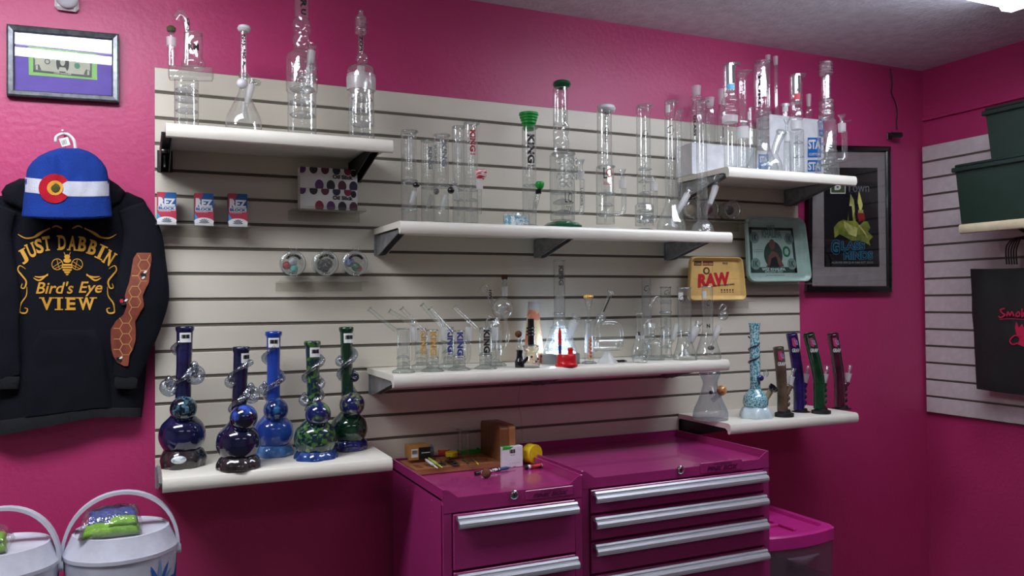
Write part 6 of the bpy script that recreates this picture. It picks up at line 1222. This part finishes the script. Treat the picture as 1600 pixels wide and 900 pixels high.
# ------------------------------------------------------------------ drink coolers on a low bench
def cooler(label, px_, pyt, Yc, rpx, hpy, hand, decor):
    c_ = at(px_, pyt, Yc); k = mpp(c_); R = rpx*k; zl_ = at(px_, pyt, Yc).z
    z0_ = ZBN; o = Vector((c_.x, Yc, 0)); t = thing('drink_cooler', label, 'cooler', (c_.x, Yc, z0_))
    mc = mat('cooler_white', (206, 208, 222), .35)
    hb = zl_-.058
    mk('body', lathe(o, (0, 0, 1), [(z0_, R*.86), (z0_+.01, R*.9), (hb-.004, R*.985), (hb, R*.985)], 48), mc, t, smooth=True, auto=40)
    mk('lid', lathe(o, (0, 0, 1), [(hb, R*.985), (hb+.001, R*1.01), (hb+.010, R*1.01), (hb+.014, R*.99), (zl_-.006, R*.86), (zl_-.001, R*.85), (zl_, R*.84), (zl_, R*.81), (zl_-.004, R*.79), (zl_-.004, .001)], 48, cap1=True), mc, t, smooth=True, auto=22)
    zp = hb-.012; Rh = R*1.01; top = hand; pts = []
    for i in range(25):
        th = PI*i/24; pts.append((c_.x-math.cos(th)*Rh*(1+.0*math.sin(th)), Yc+.0, zp+math.sin(th)**.85*(top-zp)))
    V, Fc = [], []
    for i, q_ in enumerate(pts):
        a1_ = Vector(pts[max(i-1, 0)]); b1_ = Vector(pts[min(i+1, 24)]); n_ = (b1_-a1_).normalized().cross(Vector((0, 1, 0))); wv = .011+.006*abs(math.cos(PI*i/24))
        for sx_, sy_ in ((-1, -1), (1, -1), (1, 1), (-1, 1)): V.append(Vector(q_)+n_*sx_*.004+Vector((0, sy_*wv, 0)))
        if i:
            for k_ in range(4): Fc.append(((i-1)*4+k_, (i-1)*4+(k_+1) % 4, i*4+(k_+1) % 4, i*4+k_))
    Fc += [(0, 1, 2, 3), (96, 99, 98, 97)]
    h = mk('handle', (V, Fc), mc, t)
    for s_ in (-1, 1): mk('pivot', lathe((c_.x+s_*R*.96, Yc, zp), (s_, 0, 0), [(0, .012), (.012, .012), (.014, .009)], 16, cap1=True), mc, h, smooth=True, auto=40)
    # printed swirl decor on the body
    def cy(u, z, e=.0012): a1_ = math.radians(u); rr = R*(.9+.085*(z-z0_)/(hb-z0_))+e; return Vector((c_.x+math.cos(a1_)*rr, Yc+math.sin(a1_)*rr, z))
    def pm(P, e=.0012): return [cy(u, z, e) for u, z in P], [tuple(range(len(P)))]
    a0_ = -72
    gs = [([cy(a0_+44+i*6, z, .0012) for i in range(7) for z in (hb-.28, hb-.008-(6-i)**1.5*.006)], [(2*i, 2*i+2, 2*i+3, 2*i+1) for i in range(6)])]
    mk('blue_panel', join(*gs), mat('cooler_blue', (24, 84, 176), .4), t)
    gs = []; gs2 = []
    for j in range(9):
        an = math.radians(8+j*21); L_ = 34+6*(j % 2); P = []
        for s_ in range(9):
            f = s_/8; P.append((a0_+24-math.cos(an)*L_*f*(1-.15*f), hb-.075+math.sin(an)*.066*f-.02*f*f*abs(math.cos(an))))
        V, Fc = [], []
        for i, (u, z) in enumerate(P):
            wv = 2.6*math.sin(PI*(.1+.85*i/8)); V += [cy(u-wv*math.sin(an), z-wv*.0016*math.cos(an), .002), cy(u+wv*math.sin(an), z+wv*.0016*math.cos(an), .002)]
            if i: Fc.append((2*i-2, 2*i, 2*i+1, 2*i-1))
        (gs if j % 2 else gs2).append((V, Fc))
    mk('swirl_petal', join(*gs), mat('cooler_royal', (44, 104, 190), .4), t); mk('swirl_petal', join(*gs2), mat('cooler_pale', (128, 170, 214), .4), t)
    return c_, R, zl_
ZBN = .52
cR = cooler('right hand white and blue drink cooler with a full arched handle', 190, 824, -.30, 81, 0, at(190, 769, -.30).z, 1)
cL = cooler('left hand white and blue drink cooler cut by the picture edge', 4, 850, -.335, 78, 0, at(7, 794, -.335).z, 1)
t = thing('low_bench', 'low white bench under the two drink coolers, below the picture edge', 'bench', (-.25, -.3, 0)); mk('top', box(-.62, .13, -.48, -.1, .49, ZBN-.0006, .004), M_shelf, t)
for x_ in (-.59, .07):
    for y_ in (-.45, -.16): mk('leg', box(x_, x_+.04, y_, y_+.04, 0, .4895), M_shelf, t)
M_lg = mat('lime_cloth', (140, 196, 36), .6, c2=(112, 168, 30), scale=30, bump=.6, bscale=60); M_rbl = mat('royal_cloth', (54, 70, 158), .6, c2=(40, 52, 130), scale=30, bump=.6, bscale=60)
def packet(label, c_, R, zl_, dx, wd, blue=True):
    x = c_.x+dx; z = zl_+.0006; y = c_.y-.03
    t = thing('folded_bag_packet', label, 'packet', (x, y, z), 'wrapped bundles on the coolers')
    def lump(x0, x1, y0, y1, z0, z1, sd, nx=18, ny=12):
        V, Fc = [], []
        for j in range(ny+1):
            for i in range(nx+1):
                u, v = i/nx*2-1, j/ny*2-1; h = (max(0, 1-u**6)*max(0, 1-v**4))**.5; V.append((x0+(x1-x0)*i/nx, y0+(y1-y0)*j/ny, z0+(z1-z0)*h*(1+.22*mn.noise(Vector((u*2.5+sd, v*2.5, sd))))))
        b = len(V)
        for j in range(ny):
            for i in range(nx): a1_ = j*(nx+1)+i; Fc.append((a1_, a1_+1, a1_+nx+2, a1_+nx+1))
        ring = [i for i in range(nx+1)]+[j*(nx+1)+nx for j in range(1, ny+1)]+[ny*(nx+1)+i for i in range(nx-1, -1, -1)]+[j*(nx+1) for j in range(ny-1, 0, -1)]
        Fc.append(tuple(ring)[::-1]); return V, Fc
    mk('green_fold', lump(x-wd, x+wd, y-.05, y+.03, z, z+.024, 1), M_lg, t, smooth=True); mk('green_flap', lump(x-wd*.1, x+wd*.9, y-.04, y+.03, z+.02, z+.035, 2), M_lg, t, smooth=True)
    if blue: mk('blue_fold', lump(x-wd*.9, x+wd*.95, y-.005, y+.075, z+.001, z+.05, 5), M_rbl, t, smooth=True)
    mk('cellophane_wrap', lump(x-wd*1.12, x+wd*1.1, y-.058, y+.08, z-.0003, z+.056 if blue else z+.044, 8), M_bag, t, smooth=True)
packet('cellophane wrapped lime and blue bundle on the right hand cooler', *cR, -.022, .064); packet('cellophane wrapped lime bundle on the left hand cooler', *cL, -.035, .05, False)

# ------------------------------------------------------------------ right wall: shelf, bins, bag
XF = RIGHTW-.32; zs_ = 1.743
t = thing('display_shelf', 'cream shelf on the right hand wall under two dark green bins', 'shelf', (RIGHTW-.16, -1, zs_-.02))
prf = [(RIGHTW-.021, zs_), (XF+.012, zs_), (XF+.004, zs_-.003), (XF, zs_-.010), (XF-.001, zs_-.026), (XF+.004, zs_-.036), (XF+.011, zs_-.039), (XF+.016, zs_-.036), (XF+.018, zs_-.026), (XF+.03, zs_-.019), (RIGHTW-.021, zs_-.018)]
ye = -.41
mk('board', ([(x, ye, z) for x, z in prf]+[(x, ye-1.22, z) for x, z in prf], [tuple(range(11)), tuple(range(21, 10, -1))]+[(i, i+11, (i+1) % 11+11, (i+1) % 11) for i in range(11)]), mat('cream_shelf_edge', (206, 192, 160), .4), t, smooth=True, auto=35)
for y_ in (-.62, -1.5): mk('bracket', extrude_y([(RIGHTW-.0205, zs_-.0192), (XF+.04, zs_-.0192), (XF+.04, zs_-.03), (RIGHTW-.04, zs_-.12), (RIGHTW-.0205, zs_-.12)], y_-.02, y_+.008), M_black, t)
M_bin = mat('dark_green_tote', (24, 46, 36), .45, bump=.1, bscale=30); M_binl = mat('dark_green_lid', (20, 40, 34), .4)
def binn(label, yf_, xf_, z0_, z1_, L_, grp):
    t = thing('storage_bin', label, 'bin', ((xf_+RIGHTW)/2, yf_-L_/2, z0_), grp); D_ = RIGHTW-.025
    tp = .012
    V = [(xf_+tp, yf_-tp, z0_), (D_, yf_-tp, z0_), (D_, yf_-L_+tp, z0_), (xf_+tp, yf_-L_+tp, z0_), (xf_, yf_, z1_-.03), (D_, yf_, z1_-.03), (D_, yf_-L_, z1_-.03), (xf_, yf_-L_, z1_-.03)]
    mk('tub', (V, [(0, 1, 2, 3), (0, 4, 5, 1), (1, 5, 6, 2), (2, 6, 7, 3), (3, 7, 4, 0), (4, 7, 6, 5)]), M_bin, t)
    mk('lid', join(box(xf_-.012, D_, yf_-L_-.01, yf_+.012, z1_-.03, z1_-.012, .003), box(xf_-.004, D_-.004, yf_-L_, yf_+.004, z1_-.012, z1_, .004)), M_binl, t)
    return t
zb1 = atx(1494, 258, XF).z
b1 = binn('lower wide dark green storage bin on the right wall shelf', -.405, XF-.005, zs_+.0006, zb1, .85, 'dark green bins on the right wall')
zb2 = atx(1545, 166, XF+.03).z; y2 = atx(1541, 210, XF+.05).y
b2 = binn('upper dark green storage bin stacked on the wider one', y2, XF+.05, zb1+.0006, zb2, .6, 'dark green bins on the right wall')
# hanging bag
XBG = 3.10; a_ = atx(1511, 420, XBG); b_ = atx(1521, 608, XBG)
t = thing('hanging_bag', 'black bag with pink printing hanging on the right wall slats', 'bag', (XBG+.02, a_.y-.2, b_.z)); M_bagb = mat('black_bag_fabric', (24, 26, 26), .6, c2=(30, 32, 32), scale=8, bump=.3, bscale=40)
V, Fc = [], []; nx, ny = 24, 20; W_ = .42
for side in (0, 1):
    for j in range(ny+1):
        for i in range(nx+1):
            f, g2 = i/nx, j/ny; y_ = a_.y+(b_.y-a_.y)*g2-W_*f*(1-.0*g2); z_ = a_.z+.012*(1-f)*0+(b_.z-a_.z)*g2-.006*math.sin(PI*f)
            bulge = .022*math.sin(PI*f)**.5*math.sin(PI*min(1, g2*.9+.08))**.5+.006*mn.noise(Vector((f*4, g2*4, side)))
            V.append((XBG+.02+(bulge if side else -bulge), y_, z_))
    b = side*(nx+1)*(ny+1)
    for j in range(ny):
        for i in range(nx): q_ = b+j*(nx+1)+i; Fc.append((q_, q_+1, q_+nx+2, q_+nx+1) if side else (q_, q_+nx+1, q_+nx+2, q_+1))
mk('pouch', (V, Fc), M_bagb, t, smooth=True)
M_pk = mat('hot_pink_print', (196, 24, 74), .5); cx2 = lambda x, y: atx(x, y, XBG-.009)
for P_ in ([(1570, 482), (1563, 484), (1566, 489), (1570, 492), (1564, 496), (1560, 494)], [(1573, 494), (1575, 487), (1578, 493), (1581, 487), (1584, 494)], [(1588, 490), (1592, 487), (1593, 493), (1588, 494), (1588, 490)], [(1597, 482), (1597, 495), (1602, 487), (1599, 490), (1604, 495)]):
    Q_ = smoothpts(P_, 4); mk('pink_script', line_px(Q_, [2.2]*len(Q_), cx2), M_pk, t)
gs = [line_px(smoothpts([(1562, 499), (1580, 498), (1610, 500)], 4), 1, cx2)]
gs.append(poly_px([(1588, 502), (1592, 512), (1597, 506), (1602, 516), (1612, 512), (1612, 540), (1600, 542), (1590, 538), (1593, 530), (1588, 522), (1586, 512)], cx2)); gs.append(line_px(smoothpts([(1596, 528), (1586, 524), (1578, 532), (1582, 538), (1590, 536)], 4), [2]*17, cx2))
mk('pink_emblem', join(*gs), M_pk, t)
rp = []
for k_ in range(5): rp.append(sweep([tuple(atx(x, y, XBG+.012+.006*k_)) for x, y in smoothpts([(1573+k_*4, 413), (1572+k_*4, 388+k_), (1582+k_*3, 374), (1600, 370)], 5)], .003, 8))
mk('handle_cord', join(*rp), M_black, t, smooth=True)
mk('hang_rod', join(*[box(XBG+.0, RIGHTW-.018, y_-.003, y_+.003, atx(1590, 372, XBG).z-.003, atx(1590, 372, XBG).z+.003) for y_ in (atx(1585, 372, XBG).y,)]), M_black, t)
